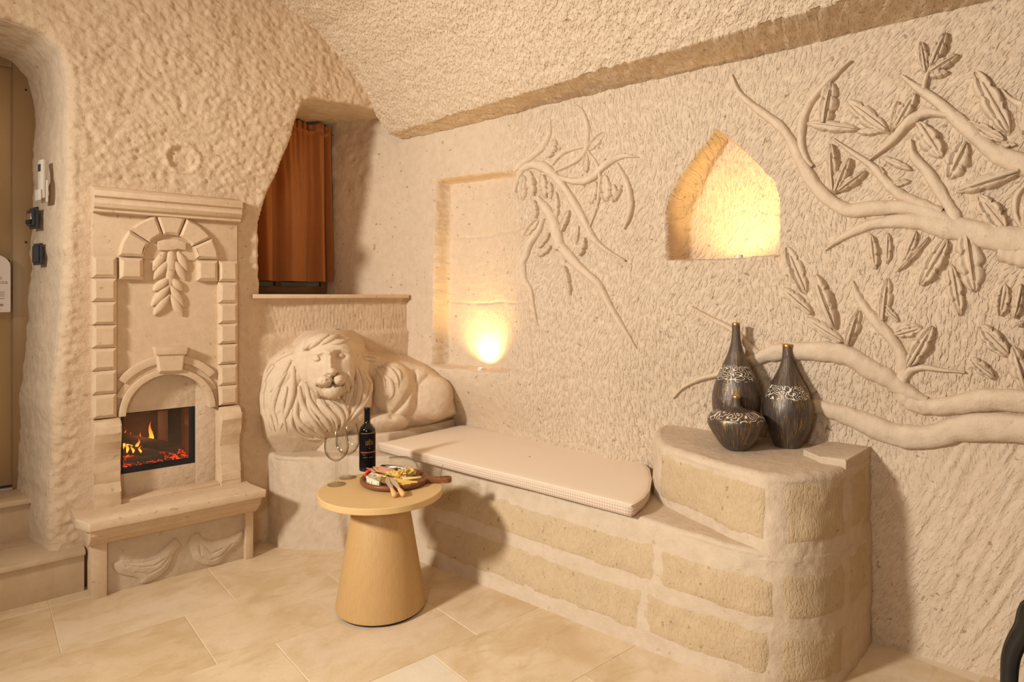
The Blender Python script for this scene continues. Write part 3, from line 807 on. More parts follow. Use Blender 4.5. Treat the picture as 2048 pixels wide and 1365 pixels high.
for f, zz in ((1.0, .551), (.995, .5545), (.985, .5565), (.95, .558), (.8, .559), (.5, .5595), (.2, .5595), (.01, .5595)):
    q = cc + (per - cc) * f; rows.append(np.column_stack([q, np.full(len(per), zz)])); uvs.append(q)
V = np.array(rows).transpose(1, 0, 2); U = np.array(uvs).transpose(1, 0, 2)
mk('top_panel', V, gf(len(per), len(rows), True), M['cushion_top'], cush, uv=U)
pz = np.column_stack([per + on * .001, np.full(len(per), .5525)]); pz = np.vstack([pz, pz[:1]])
tube('piping', pz, .0028, M['cushion'], cush, 6)
# ------------------------------------------------------------------ carved reliefs on the right wall
def relief_frame(o, sc):
    def f(x, y):
        u, v = o[0] + x / sc, o[1] + y / sc; s, z = wall_px(u, v); return wall_px(u, v, float(lean(s, z)))
    return f


PXM = .0024            # metres per photo pixel at the wall, about


def base_n(s, z):
    return float(wall_n_s(s, z))


_ns = NN
def wall_n_s(s, z):
    i = np.clip(((np.asarray(s) - rs[0]) / .0065).round().astype(int), 0, len(rs) - 1); j = np.clip(((np.asarray(z) - rz[0]) / .0065).round().astype(int), 0, len(rz) - 1)
    return NN[i, j]


def branch(fr, pts, hw, parent, sc, name='branch', hgt=.62, lift=0, flat=None):
    n = max(12, 6 * len(pts)); X = spline(np.array(pts, float), n)
    C = np.array([fr(*p) for p in X]); h0 = np.interp(np.linspace(0, 1, n), np.linspace(0, 1, len(hw)), hw)
    T = np.gradient(X, axis=0); T /= np.linalg.norm(T, axis=1)[:, None] + 1e-9; Q = np.stack([-T[:, 1], T[:, 0]], -1)
    QV = np.array([np.array(fr(*(x + q * h))) - c for x, q, h, c in zip(X, Q, h0, C)])
    wob = 1 + .10 * vn(np.arange(n) * .45, np.arange(n) * 0., int(abs(C[0][0] * 1000)) % 97)
    seg = 13; th = np.linspace(0, math.pi, seg); rows = []
    wn = flat if flat is not None else .004
    for i in range(n):
        q = QV[i] * wob[i] * 1.05; w_ = np.linalg.norm(q); s = C[i, 0] + q[0] * np.cos(th); z = C[i, 1] + q[1] * np.cos(th)
        h = min(w_ * hgt + .010, .045); nn = wn - .016 + (h + .016 + lift) * np.sin(th) ** .62 * (1 + .06 * vn(th * 3 + i * .3, th * 0 + i * .35, 4))
        nn = nn + .0015 * vn(s * 60, z * 60, 6)
        rows.append(sw(s, nn + lean(s, z), z))
    return mk(name, np.array(rows), gf(n, seg), M['relief'], parent)


def leaf(fr, a, b, hw, parent, sc, name='leaf', lobes=3, h=.048, rib=True, flat=.004, bend=0.):
    a = np.array(a, float); b = np.array(b, float); dpx = (b - a) / np.linalg.norm(b - a); qpx = np.array([-dpx[1], dpx[0]]); m = (a + b) / 2
    A = np.array(fr(*a)); B = np.array(fr(*b)); Dv = B - A; Wv = np.array(fr(*(m + qpx * hw * .92))) - np.array(fr(*m))
    L = np.linalg.norm(Dv); nt, nw = 27, 15; t = np.linspace(0, 1, nt); x = np.linspace(-1, 1, nw); Tt, Xx = np.meshgrid(t, x, indexing='ij')
    prof = np.clip(np.sin(np.pi * np.clip(Tt, 0, 1) ** .82), 0, 1) ** .62
    ph = Tt * lobes + np.where(Xx > 0, .15, .45)
    wid = prof * (1 - .34 * np.clip(np.cos(2 * np.pi * ph), 0, 1) ** 3 * sst(.08, .25, Tt) * sst(.98, .85, Tt))
    # the tips of the lobes sweep forward along the leaf
    adv = Tt + .10 * np.abs(Xx) * prof
    bow = bend * np.sin(np.pi * Tt)
    s = A[0] + Dv[0] * adv + Wv[0] * (Xx * wid + bow); z = A[1] + Dv[1] * adv + Wv[1] * (Xx * wid + bow)
    hh = min(h, .72 * np.linalg.norm(Wv) + .013)
    up = hh * (.8 + .4 * vn(np.full(Tt.shape, A[0] * 40), Xx * 1.2, 3)) * (.6 + .5 * np.sin(np.pi * np.clip(Tt * .9 + .1, 0, 1)))
    dome = 1 - np.abs(Xx) ** 6
    groove = .42 * np.exp(-((np.abs(Xx) - .22) / .12) ** 2) + .28 * np.clip(np.cos(2 * np.pi * (ph - .35 * np.abs(Xx))), 0, 1) ** 4 * sst(.15, .5, np.abs(Xx))
    nn = flat - .012 + (up + .012) * np.clip(dome, 0, 1) * (1 - groove) + .0012 * vn(s * 70, z * 70, 5)
    nn = np.where(np.abs(Xx) > .999, flat - .02, nn); nn[0] = flat - .015; nn[-1] = flat - .012
    nn = nn + lean(s, z); o = mk(name, sw(s, nn, z), gf(nt, nw), M['relief'], parent)
    if rib and hw / sc > 12:
        tt = np.linspace(.0, .8, 10); C = A + Dv * tt[:, None] + Wv * (bend * np.sin(np.pi * tt))[:, None]
        k = np.interp(tt, t, nn[:, nw // 2]) + .0015
        tube('midrib', sw(C[:, 0], k, C[:, 1]), np.linspace(.006, .0022, 10) * min(1.2, hw / sc / 18), M['relief'], o, 6)
    return o


p0 = sw(.0, .0, 1.3)
tree = thing('tree_relief', p0.tolist(), 'large carved stone tree with leafy branches on the right wall above the vases', 'relief')
Z1 = relief_frame((1440, 40), 2.625); s1 = 2.625; Z2_ = relief_frame((1340, 440), 2.730); s2 = 2.730
for pts, hw in [
    ([(65, 290), (110, 390), (200, 470), (300, 545), (360, 610), (400, 690), (440, 770), (500, 870), (580, 950), (680, 1000), (800, 990), (950, 985), (1090, 1010), (1230, 1080)], (6, 14, 22, 26, 26, 28, 32, 34, 36, 36, 36, 36, 40, 50)),
    ([(690, 215), (600, 295), (520, 375), (460, 460), (430, 560), (428, 650), (450, 730), (490, 770)], (4, 14, 18, 20, 22, 22, 18, 10)),
    ([(595, 625), (700, 700), (800, 770), (880, 860), (950, 920), (1050, 965), (1160, 1020)], (6, 14, 22, 28, 30, 30, 35)),
    ([(785, 738), (900, 640), (980, 545), (1080, 490), (1190, 500)], (5, 18, 26, 26, 16)),
    ([(955, 295), (1040, 360), (1140, 430), (1250, 530), (1340, 610), (1430, 690), (1530, 740), (1700, 800)], (9, 22, 30, 38, 42, 46, 55, 60)),
    ([(1000, 630), (1020, 720), (1090, 800), (1160, 910), (1220, 1010), (1245, 1090)], (9, 24, 30, 34, 36, 40)),
    ([(555, 1210), (650, 1140), (780, 1080), (900, 1060), (1050, 1060), (1180, 1090), (1300, 1105), (1420, 1140), (1600, 1170), (1800, 1180)], (6, 20, 28, 34, 44, 62, 60, 66, 80, 90)),
    ([(1070, 365), (1080, 310), (1110, 240)], (16, 14, 8)),
    ([(1480, 370), (1530, 420), (1600, 455), (1720, 500)], (7, 16, 22, 24)),
    ([(1610, 860), (1555, 930), (1548, 1020), (1590, 1100)], (10, 18, 18, 14)),
]: branch(Z1, pts, hw, tree, s1)
for pts, hw in [
    ([(20, 975), (80, 912), (170, 868), (260, 845), (350, 815), (450, 770), (540, 735), (640, 718), (760, 718), (880, 722), (990, 750), (1090, 815), (1190, 865), (1290, 935), (1400, 990)], (4, 10, 14, 15, 18, 32, 42, 46, 50, 54, 56, 54, 48, 40, 26)),
    ([(120, 475), (230, 540), (350, 605), (430, 690), (480, 730)], (4, 12, 16, 20, 20)),
    ([(1000, 335), (1030, 420), (1080, 500), (1150, 580), (1220, 660), (1262, 740), (1272, 830), (1260, 900)], (8, 24, 28, 32, 32, 32, 34, 36)),
    ([(1610, 832), (1480, 820), (1380, 805), (1300, 830), (1265, 900), (1280, 970), (1340, 1020)], (5, 12, 18, 26, 36, 40, 30)),
    ([(1245, 930), (1320, 1000), (1430, 1020), (1560, 1010), (1700, 985), (1840, 985), (2000, 1000)], (26, 42, 46, 50, 56, 62, 66)),
    ([(700, 1020), (790, 1015), (880, 1040), (970, 1070), (1070, 1110), (1190, 1160), (1310, 1185), (1440, 1180), (1580, 1140), (1740, 1130), (1900, 1140), (2100, 1160)], (20, 36, 44, 50, 56, 60, 62, 64, 68, 74, 78, 80)),
]: branch(Z2_, pts, hw, tree, s2)
for a, b, hw in [((545, 560), (592, 330), 62), ((885, 595), (668, 425), 60), ((735, 575), (455, 545), 40), ((850, 585), (720, 590), 26),
                 ((1080, 290), (1055, 115), 38), ((1105, 250), (1190, 68), 46), ((1100, 280), (1255, 185), 34), ((1100, 300), (1200, 275), 24),
                 ((915, 570), (1025, 385), 48), ((900, 590), (935, 425), 28), ((1035, 540), (1165, 725), 70), ((1290, 640), (1200, 835), 80),
                 ((1520, 605), (1335, 268), 78), ((1590, 790), (1240, 905), 52), ((1500, 1115), (1355, 925), 76), ((600, 915), (585, 650), 46),
                 ((605, 915), (685, 725), 40), ((620, 905), (770, 795), 34), ((880, 870), (1000, 845), 26), ((870, 850), (835, 770), 26), ((1010, 790), (850, 720), 28),
                 ((1500, 640), (1290, 540), 44), ((1590, 600), (1600, 420), 50), ((1440, 660), (1560, 655), 22), ((1600, 1100), (1640, 900), 60)]:
    leaf(Z1, a, b, hw, tree, s1)
for a, b, hw in [((745, 410), (640, 145), 56), ((905, 600), (795, 295), 62), ((785, 520), (620, 370), 42), ((955, 670), (745, 535), 44), ((970, 690), (1035, 490), 54),
                 ((1160, 560), (1190, 315), 56), ((1225, 625), (1380, 585), 46), ((1300, 805), (1435, 575), 66), ((1515, 100), (1365, 360), 70), ((1610, 60), (1665, 395), 98),
                 ((1530, 240), (1585, 525), 58), ((1095, 75), (1120, 275), 46), ((1190, 70), (1185, 245), 36), ((1345, 60), (1280, 225), 44), ((1850, 745), (1690, 575), 66),
                 ((1940, 930), (1870, 690), 70), ((1770, 865), (1640, 755), 44), ((1830, 350), (1800, 525), 52), ((1915, 350), (1880, 540), 46), ((1940, 560), (1890, 575), 20), ((1255, 560), (1120, 430), 34), ((1420, 90), (1240, 285), 24)]:
    leaf(Z2_, a, b, hw, tree, s2)
# the trunk knot at the frame edge
branch(Z2_, [(1790, 180), (1880, 190), (1990, 200)], (40, 62, 66), tree, s2, 'trunk_knot')

p0 = sw(1.5, .0, 1.6)
vine = thing('vine_relief', p0.tolist(), 'smaller carved stone sprig of twisting stems beside the lit rectangular niche', 'relief')
Z3 = relief_frame((1020, 200), 4.267); s3 = 4.267
def big(x, y): return ((x / 2.527 + 840 - 1020) * s3, (y / 2.527 + 180 - 200) * s3)
for pts, hw in [
    ([(350, 165), (348, 260), (320, 340), (270, 420), (200, 480), (110, 540), (50, 600)], (4, 18, 26, 28, 28, 30, 24)),
    ([(550, 30), (620, 90), (650, 170), (668, 260), (662, 350), (650, 430), (590, 500), (500, 560), (385, 610)], (6, 14, 22, 24, 24, 24, 24, 22, 12)),
    ([(365, 560), (410, 490), (480, 440), (570, 412), (655, 402)], (12, 20, 22, 18, 12)),
    ([(45, 790), (65, 700), (100, 610), (180, 560), (280, 570), (350, 620), (420, 690), (500, 800), (590, 950), (680, 1120), big(880, 755), big(950, 815), big(1040, 865)], (12, 18, 24, 34, 44, 40, 34, 30, 30, 30, 26, 18, 6)),
    ([(395, 645), (500, 685), (620, 695), (720, 650), (790, 580), (870, 520), (980, 480), (1105, 492)], (14, 26, 32, 32, 30, 28, 22, 5)),
    ([(915, 540), (975, 650), (1020, 780), (1030, 900), (1012, 1010), (978, 1105)], (14, 24, 28, 26, 18, 4)),
    ([(670, 440), (720, 510), (760, 590), (770, 660), (765, 800), (740, 930), (680, 1095)], (10, 18, 16, 14, 14, 12, 4)),
    ([(240, 830), (310, 930), (370, 1030), (400, 1140), (430, 1260), big(720, 800), big(800, 890), big(900, 980), big(960, 1090), big(1020, 1190), big(1095, 1305)], (20, 36, 44, 44, 44, 42, 34, 30, 26, 22, 4)),
    ([(290, 1010), (250, 1110), (175, 1220), (135, 1330), big(520, 880), big(530, 960), big(560, 1010), big(575, 1090), big(597, 1190)], (14, 22, 28, 28, 26, 24, 18, 12, 4)),
]: branch(Z3, pts, hw, vine, s3, 'stem', flat=.0)
for a, b, hw in [((330, 500), (395, 338), 44), ((675, 440), (815, 278), 36), ((655, 625), (660, 465), 26), ((815, 635), (825, 870), 48), ((735, 690), (690, 890), 42), ((735, 850), (745, 945), 22),
                 ((885, 715), (905, 870), 34), ((960, 760), (880, 875), 20), ((175, 600), (208, 825), 38), ((130, 640), (115, 860), 36), ((285, 630), (310, 840), 34), ((350, 700), (355, 850), 22), ((395, 780), (400, 1020), 30),
                 ((440, 1130), (512, 940), 28), ((645, 1170), (600, 1335), 34), ((590, 1070), (568, 1235), 14), ((355, 1240), (245, 1335), 30), ((345, 1130), (250, 1270), 22), ((210, 850), (230, 1015), 30), ((250, 1020), (130, 1165), 28), (big(732, 885), big(762, 1040), 26)]:
    leaf(Z3, a, b, hw * 1.25, vine, s3, h=.036, flat=.0, rib=False)

# ------------------------------------------------------------------ lion: high relief carved in the corner above the bench
LD = np.array([.40, .9165, 0]); LE = np.array([.9165, -.40, 0]); LC = np.array([1.53, 3.38, .997])
LS = 3.56 / FPX


def lion_pt(u, v, h):
    u, v, h = np.broadcast_arrays(np.asarray(u, float), np.asarray(v, float), np.asarray(h, float))
    P = np.array([at_plane(655 + 0, 735, LC, LD)])[0]
    a = (u - 655) * LS * 1.0; b = LC[2] - (v - 735) * LS
    k = 1 - h / 3.56                                        # keep the outline where the photo has it
    return LC + LE * (a * k)[..., None] * 1 - LD * h[..., None] + np.array([0, 0, 1.]) * ((b - EYE) * k + EYE - LC[2])[..., None]


def dome(u, v, cx, cy, rx, ry, top, dep, rot=0, p=2.0):
    c, s = math.cos(rot), math.sin(rot); x = ((u - cx) * c + (v - cy) * s) / rx; y = (-(u - cx) * s + (v - cy) * c) / ry
    q = (np.abs(x) ** p + np.abs(y) ** p) ** (1 / p)
    return np.where(q < 1, top - dep * (1 - np.sqrt(np.clip(1 - q * q, 0, 1))), top - dep - (q - 1) * 1.2)


def smax(a, b, k=.02):
    h = np.clip(.5 + .5 * (a - b) / k, 0, 1); return b * (1 - h) + a * h + k * h * (1 - h)


def seg_d(u, v, pts):
    d = np.full(u.shape, 1e9)
    for a, b in zip(pts[:-1], pts[1:]):
        a = np.array(a, float); b = np.array(b, float); e = b - a; t = np.clip(((u - a[0]) * e[0] + (v - a[1]) * e[1]) / (e @ e), 0, 1)
        d = np.minimum(d, np.hypot(u - a[0] - t * e[0], v - a[1] - t * e[1]))
    return d


def zl(p): return (500 + p[0] / 4.0136, 620 + p[1] / 4.0136)
def zh(p): return (560 + p[0] / 5.936, 650 + p[1] / 5.936)


MANE = [(524, 790), (530, 752), (543, 715), (575, 692), (608, 683), (632, 668), (668, 664), (694, 686), (718, 704), (734, 728), (737, 775), (726, 825), (700, 862), (690, 930), (620, 940), (560, 930), (530, 870)]
BODY = [(680, 696), (745, 713), (800, 724), (850, 738), (886, 762), (906, 796), (913, 838), (880, 852), (820, 880), (770, 905), (730, 920), (680, 930)]


def puff(u, v, poly, top, dep, R):
    d = poly_sdf(u, v, poly); q = np.clip(1 - d / R, 0, None)
    return np.where(q <= 1, top - dep * (1 - np.sqrt(np.clip(1 - np.minimum(q, 1) ** 2, 0, 1))), top - dep - (q - 1) * R * .02)


def body_h(u, v):
    h = np.full(u.shape, -.60)
    h = smax(h, puff(u, v, BODY, -.16, .13, 52), .03)
    h = smax(h, dome(u, v, 785, 790, 46, 62, -.085, .10, -.15), .035)          # shoulder
    h = smax(h, dome(u, v, 866, 806, 40, 46, -.145, .07, .25, 2.3), .025)       # haunch
    h = smax(h, dome(u, v, 752, 858, 62, 26, -.05, .08, -.1), .03)            # foreleg lying forward
    h = h - .020 * np.exp(-(seg_d(u, v, [zl(p) for p in ((1310, 520), (1295, 640), (1220, 770), (1120, 880))]) / 6) ** 2)
    h = h - .012 * np.exp(-(seg_d(u, v, [zl(p) for p in ((1420, 560), (1320, 650), (1300, 770))]) / 6) ** 2)
    # mane, a broad bib round the head
    h = smax(h, puff(u, v, MANE, .0, .17, 62), .025)
    h = smax(h, dome(u, v, 640, 835, 70, 46, .02, .09, 0), .03)
    h = smax(h, dome(u, v, 712, 790, 26, 62, .0, .08, -.05), .03)
    return h - .16 * sst(835, 925, v)


def head_h(u, v):
    h = dome(u, v, 650, 726, 66, 62, .055, .12, 0, 2.3)
    h = smax(h, dome(u, v, 657, 735, 47, 60, .105, .07, 0, 2.3), .015)        # face plate
    h = smax(h, dome(u, v, 640, 684, 34, 18, .07, .06, -.2), .015)            # crown tuft
    br = np.exp(-(seg_d(u, v, [zh(p) for p in ((430, 340), (500, 310), (545, 330))]) / 4.2) ** 2) + .9 * np.exp(-(seg_d(u, v, [zh(p) for p in ((610, 300), (700, 285), (790, 320))]) / 4.0) ** 2)
    h = h + .014 * br
    nd = seg_d(u, v, [zh(p) for p in ((572, 330), (570, 440), (578, 560))]); h = h + .045 * np.exp(-(nd / 8.5) ** 2) * sst(690, 706, v)
    h = smax(h, dome(u, v, *zh((585, 560)), 11, 9, .165, .04), .01)           # nose tip
    for cx, cy, rx in ((625, 0, 0),): pass
    # eye sockets and eyes
    for (ex, ey), r in (((412, 395), 10), ((692, 367), 9)):
        x, y = zh((ex, ey)); q = np.hypot((u - x) / (r + 3), (v - y) / (r - 1)); h = h - .020 * np.exp(-q ** 2 * 1.1)
        h = h + .024 * np.sqrt(np.clip(1 - ((u - x) / (r * .72)) ** 2 - ((v - y) / (r * .55)) ** 2, 0, 1))
    # muzzle pads, chin, mouth
    h = smax(h, dome(u, v, *zh((508, 660)), 17, 13, .165, .06, -.15), .01); h = smax(h, dome(u, v, *zh((672, 660)), 12, 12, .162, .06, .2), .01)
    h = smax(h, dome(u, v, *zh((600, 780)), 20, 17, .135, .05), .012)
    h = h - .030 * np.exp(-(seg_d(u, v, [zh(p) for p in ((430, 712), (500, 745), (575, 735), (602, 690), (635, 730), (715, 715))]) / 2.2) ** 2)
    h = h - .022 * np.exp(-(seg_d(u, v, [zh(p) for p in ((602, 610), (602, 690))]) / 1.8) ** 2)
    for p in ((540, 592), (640, 585)):
        x, y = zh(p); h = h - .022 * np.exp(-((u - x) / 4.5) ** 2 - ((v - y) / 2.2) ** 2)
    rng = np.random.RandomState(4)
    for _ in range(22):
        cx, cy = (rng.uniform(470, 560), rng.uniform(640, 680)) if rng.rand() < .55 else (rng.uniform(640, 710), rng.uniform(640, 680))
        x, y = zh((cx, cy)); h = h - .005 * np.exp(-((u - x) ** 2 + (v - y) ** 2) / 1.3)
    return h


lp = lion_pt(700, 860, 0.)
lion = thing('lion_statue', (1.62, 3.35, .5), 'carved stone lion lying in the corner under the curtained window', 'statue')
gu = np.arange(512, 922, 1.25); gv = np.arange(655, 930, 1.25); GU, GV = np.meshgrid(gu, gv, indexing='ij')
BH = body_h(GU, GV)
rough_ = .003 * fbm(GU * .06, GV * .06, 3, 301)
mane = sst(.60, .0, np.hypot((GU - 640) / 250, (GV - 790) / 230)) * sst(770, 735, GU)
ang = np.arctan2(GV - 700, GU - 650)
strand = np.abs(np.sin(ang * 13 + .8 * vn(GU * .03, GV * .03, 9) + (np.hypot(GU - 650, GV - 700) * .02)))
BH2 = BH + rough_ - .012 * mane * (1 - strand) ** 2 * (np.hypot(GU - 655, GV - 735) > 55)
F = gf(len(gu), len(gv)); kp = BH.ravel()[F].max(1) > -.50
V = lion_pt(GU, GV, BH2).reshape(-1, 3); used = np.zeros(len(V), bool); used[F[kp].ravel()] = True; idm = np.cumsum(used) - 1
mk('body', V[used], idm[F[kp]], M['lion'], lion)
hu = np.arange(578, 726, .8); hv = np.arange(660, 808, .8); HU, HV = np.meshgrid(hu, hv, indexing='ij')
HH = head_h(HU, HV) + .0015 * fbm(HU * .12, HV * .12, 3, 311)
F = gf(len(hu), len(hv)); kp = (HH - body_h(HU, HV)).ravel()[F].max(1) > -.03
V = lion_pt(HU, HV, HH).reshape(-1, 3); used = np.zeros(len(V), bool); used[F[kp].ravel()] = True; idm = np.cumsum(used) - 1
mk('head', V[used], idm[F[kp]], M['lion'], lion)


def lock(pts, r0, lift=.006):
    P = spline(np.array(pts, float), 22); h = np.maximum(body_h(P[:, 0], P[:, 1]), -.3)
    hh = head_h(P[:, 0], P[:, 1]); h = np.maximum(h, np.where(hh > -.1, hh, -1)) + lift - r0 * LS * .5
    r = r0 * LS * np.sin(np.pi * np.linspace(.12, .97, 22)) ** .6
    tube('mane_lock', lion_pt(P[:, 0], P[:, 1], h), r, M['lion'], lion, 8)


for pts, r in [(((350, 330), (260, 370), (190, 430)), 5), (((330, 390), (260, 520), (175, 640)), 6), (((350, 440), (335, 680), (250, 930)), 7), (((300, 480), (220, 620), (190, 720)), 6), (((250, 560), (200, 760), (235, 900)), 6), (((280, 330), (170, 440), (120, 600)), 5), (((150, 560), (120, 700), (150, 830)), 5),
               (((130, 640), (135, 800), (190, 940)), 5), (((210, 430), (150, 520), (130, 640)), 4), (((300, 600), (270, 780), (300, 960)), 4.5), (((200, 700), (180, 820), (215, 950)), 4), (((370, 820), (400, 950), (500, 1020)), 4), (((450, 660), (480, 800), (590, 960)), 4), (((560, 700), (600, 800), (660, 930)), 4), (((740, 560), (770, 660), (740, 800)), 4), (((390, 600), (420, 760), (520, 920), (600, 1010)), 6.5), (((440, 560), (480, 740), (600, 900), (650, 1000)), 6), (((520, 640), (570, 760), (670, 880), (690, 985)), 6), (((600, 720), (680, 790), (730, 890), (690, 1000)), 6), (((690, 700), (740, 780), (760, 860), (710, 960)), 5),
               (((770, 500), (800, 620), (770, 760), (730, 880)), 5.5), (((820, 450), (860, 600), (830, 780), (745, 900)), 6), (((850, 470), (905, 600), (880, 760), (780, 890)), 5.5), (((890, 520), (945, 600), (920, 720), (820, 850), (720, 950)), 6), (((380, 700), (370, 850), (470, 960), (590, 1025)), 6), (((340, 780), (340, 920), (440, 1010), (560, 1035)), 5),
               (((470, 300), (540, 240), (620, 195)), 7), (((560, 270), (640, 225), (700, 198)), 6), (((640, 270), (720, 255), (785, 225)), 5), (((420, 320), (470, 270), (560, 220)), 6), (((880, 370), (950, 378), (1000, 398)), 4), (((890, 395), (940, 410), (990, 415)), 4),
               (((1000, 460), (1090, 480), (1155, 560), (1172, 650)), 4.5), (((1030, 520), (1105, 590), (1122, 690), (1090, 745)), 5.5), (((1110, 470), (1175, 510), (1192, 590)), 4), (((980, 470), (1040, 540), (1070, 640)), 4)]:
    lock([zl(p) for p in pts], r)
# plinth step under the lion body
st = [at_z(u, v, .585)[:2] for u, v in ((776, 868), (830, 857), (880, 846), (912, 838))]
st = st + [tuple(st[-1] + np.array([.12, .35])), (1.80, 3.72), (1.5, 3.60), (1.55, 3.45)]
from_bm('plinth', prism_bm(st, 'z', .48, .585, .012, .002), M['lion'], lion)

# ------------------------------------------------------------------ fireplace
fp = thing('stone_fireplace', (.77, 3.6, 0), 'carved stone fireplace with arch, mantel and hearth shelf on the left wall', 'fireplace')
FB = 3.70


def rust(name, x0, x1, z0, z1, yf, bev, parent, mat=None, poly=None):
    """block whose face is chamfered all round; poly overrides the rectangle"""
    pts = poly or [(x0, z0), (x1, z0), (x1, z1), (x0, z1)]
    bm = bmesh.new(); c = np.mean(pts, axis=0); P = np.array(pts); n = len(P)
    def ring(y, ins):
        out = []
        for i in range(n):
            a, b, d = P[i - 1], P[i], P[(i + 1) % n]; e1 = (b - a) / np.linalg.norm(b - a); e2 = (d - b) / np.linalg.norm(d - b)
            n1 = np.array([-e1[1], e1[0]]); n2 = np.array([-e2[1], e2[0]]); m = (n1 + n2) / (1 + n1 @ n2); out.append(b + m * ins)
        return [bm.verts.new((q[0] + random.uniform(-.0012, .0012), y, q[1] + random.uniform(-.0012, .0012))) for q in out]
    rs_ = [ring(FB, .0015), ring(yf + bev * .8, .0015), ring(yf, bev)]
    for r0, r1 in zip(rs_[:-1], rs_[1:]):
        for i in range(n): bm.faces.new((r0[i], r0[(i + 1) % n], r1[(i + 1) % n], r1[i]))
    bm.faces.new(rs_[-1])
    bmesh.ops.triangulate(bm, faces=[f for f in bm.faces if len(f.verts) > 4])
    return from_bm(name, bm, mat or M['fp'], parent, sharp=20)


zl_ = [1.595, 1.489, 1.374, 1.26, 1.15, 1.04, .925, .808]; zr_ = [1.592, 1.478, 1.363, 1.252, 1.142, 1.03, .917, .808]
for a, b in zip(zl_[:-1], zl_[1:]): rust('block', .432, .536, b, a, 3.592, .017, fp)
for a, b in zip(zr_[:-1], zr_[1:]): rust('block', 1.003, 1.103, b, a, 3.592, .017, fp)
rust('block', .544, .650, 1.482, 1.592, 3.59, .018, fp); rust('block', .895, 1.001, 1.480, 1.592, 3.59, .018, fp)
ACX, ACZ = .772, 1.597
for a0, a1 in ((180, 143), (143, 107), (107, 72), (72, 31), (31, 0)):
    th = np.radians(np.linspace(a0 - .4, a1 + .4, 7)); o_ = [(ACX + .231 * math.cos(t), ACZ + .220 * math.sin(t)) for t in th]; i_ = [(ACX + .119 * math.cos(t), ACZ + .120 * math.sin(t)) for t in th[::-1]]
    rust('arch_stone', 0, 0, 0, 0, 3.592, .013, fp, poly=(o_ + i_)[::-1])
LCX, LCZ = .765, .808
arcp = [(LCX + .195 * math.cos(t), LCZ + .195 * math.sin(t)) for t in np.linspace(0, math.pi, 25)]
from_bm('back_panel', prism_bm([(.53, .80), (.53, 1.84), (1.01, 1.84), (1.01, .80)] + arcp, 'y', 3.632, FB), M['fp'], fp)
from_bm('back_panel', prism_bm([(.437, 1.59), (1.105, 1.59), (1.105, 1.85), (.437, 1.85)], 'y', 3.622, FB, .002), M['fp'], fp)
for nm, r0, r1, yf in (('arch_band', .192, .222, 3.596), ('arch_band', .222, .252, 3.618), ('arch_band', .252, .290, 3.606)):
    th = np.linspace(0, math.pi, 33)
    if r1 > .24: th = np.array([t for t in th if abs(math.cos(t)) * r1 < .236])
    o_ = [(LCX + r1 * math.cos(t), LCZ + r1 * math.sin(t)) for t in th]; i_ = [(LCX + r0 * math.cos(t), LCZ + r0 * math.sin(t)) for t in th[::-1]]
    from_bm(nm, prism_bm(o_ + i_, 'y', yf, FB, .003), M['fp'], fp)
rust('keystone', 0, 0, 0, 0, 3.578, .010, fp, poly=[(.712, 1.012), (.826, 1.008), (.838, 1.108), (.700, 1.112)])
from_bm('keystone_cap', prism_bm([(.698, 1.104), (.840, 1.100), (.846, 1.138), (.694, 1.144)], 'y', 3.57, FB, .004), M['fp'], fp)
mp = [(3.69, 1.800), (3.60, 1.803), (3.585, 1.808), (3.582, 1.82), (3.565, 1.827), (3.556, 1.845), (3.560, 1.863), (3.555, 1.872), (3.545, 1.878), (3.543, 1.905), (3.56, 1.918), (3.69, 1.945)]
from_bm('mantel', prism_bm(mp, 'x', .437, 1.112, .002, .0012), M['fp'], fp)
# consoles either side of the fire
for x0, x1 in ((.438, .548), (1.006, 1.108)):
    zz = np.array([.803, .797, .775, .74, .70, .65, .60, .55, .50, .45, .41, .385]); yy = np.array([3.60, 3.572, 3.553, 3.548, 3.556, 3.575, 3.588, 3.588, 3.578, 3.568, 3.562, 3.562])
    from_bm('console', prism_bm([(FB, .385)] + [(b, a) for a, b in zip(zz[::-1], yy[::-1])] + [(FB, .803)], 'x', x0, x1, .004, .0018), M['fp'], fp)
# infill round the fire opening
for a, b in (((.53, 3.672, .385), (.562, 3.71, 1.02)), ((.905, 3.672, .385), (1.01, 3.71, 1.02)), ((.562, 3.672, .385), (.905, 3.71, .508)), ((.562, 3.672, .812), (.905, 3.71, 1.02))):
    box('infill_panel', a, b, M['plaster'], fp, .001)
box('inner_ledge', (.548, 3.585, .38), (1.006, 3.68, .40), M['fp'], fp, .006)
# leaf swag
def zf(x, y): 
    p = at_y(150 + x * 400 / 1092, 340 + y * 400 / 1092, 3.615); return p[0], p[2]
def fleaf(a, b, hw, name='carved_leaf'):
    A = np.array(zf(*a)); B = np.array(zf(*b)); d = B - A; L = np.linalg.norm(d); d /= L; q = np.array([-d[1], d[0]]); nt, nw = 12, 7
    T, X = np.meshgrid(np.linspace(0, 1, nt), np.linspace(-1, 1, nw), indexing='ij'); w_ = hw * .00102 * (np.sin(np.pi * T ** 1.1 * .93 + .12) ** .7)
    sx = A[0] + d[0] * T * L + q[0] * X * w_; sz = A[1] + d[1] * T * L + q[1] * X * w_
    y = 3.636 - .028 * (1 - X ** 4) * (.5 + .5 * np.sin(np.pi * np.clip(T * .85 + .1, 0, 1)))
    mk(name, np.stack([sx, y, sz], -1), gf(nt, nw), M['fp'], fp)
for a, b in (((495, 440), (428, 552)), ((515, 490), (432, 600)), ((515, 590), (432, 662)), ((518, 630), (422, 745)), ((518, 680), (435, 795)), ((560, 440), (615, 552)), ((540, 490), (605, 602)), ((528, 590), (590, 662)), ((522, 630), (596, 748)), ((524, 680), (590, 797))):
    fleaf(a, b, 26)
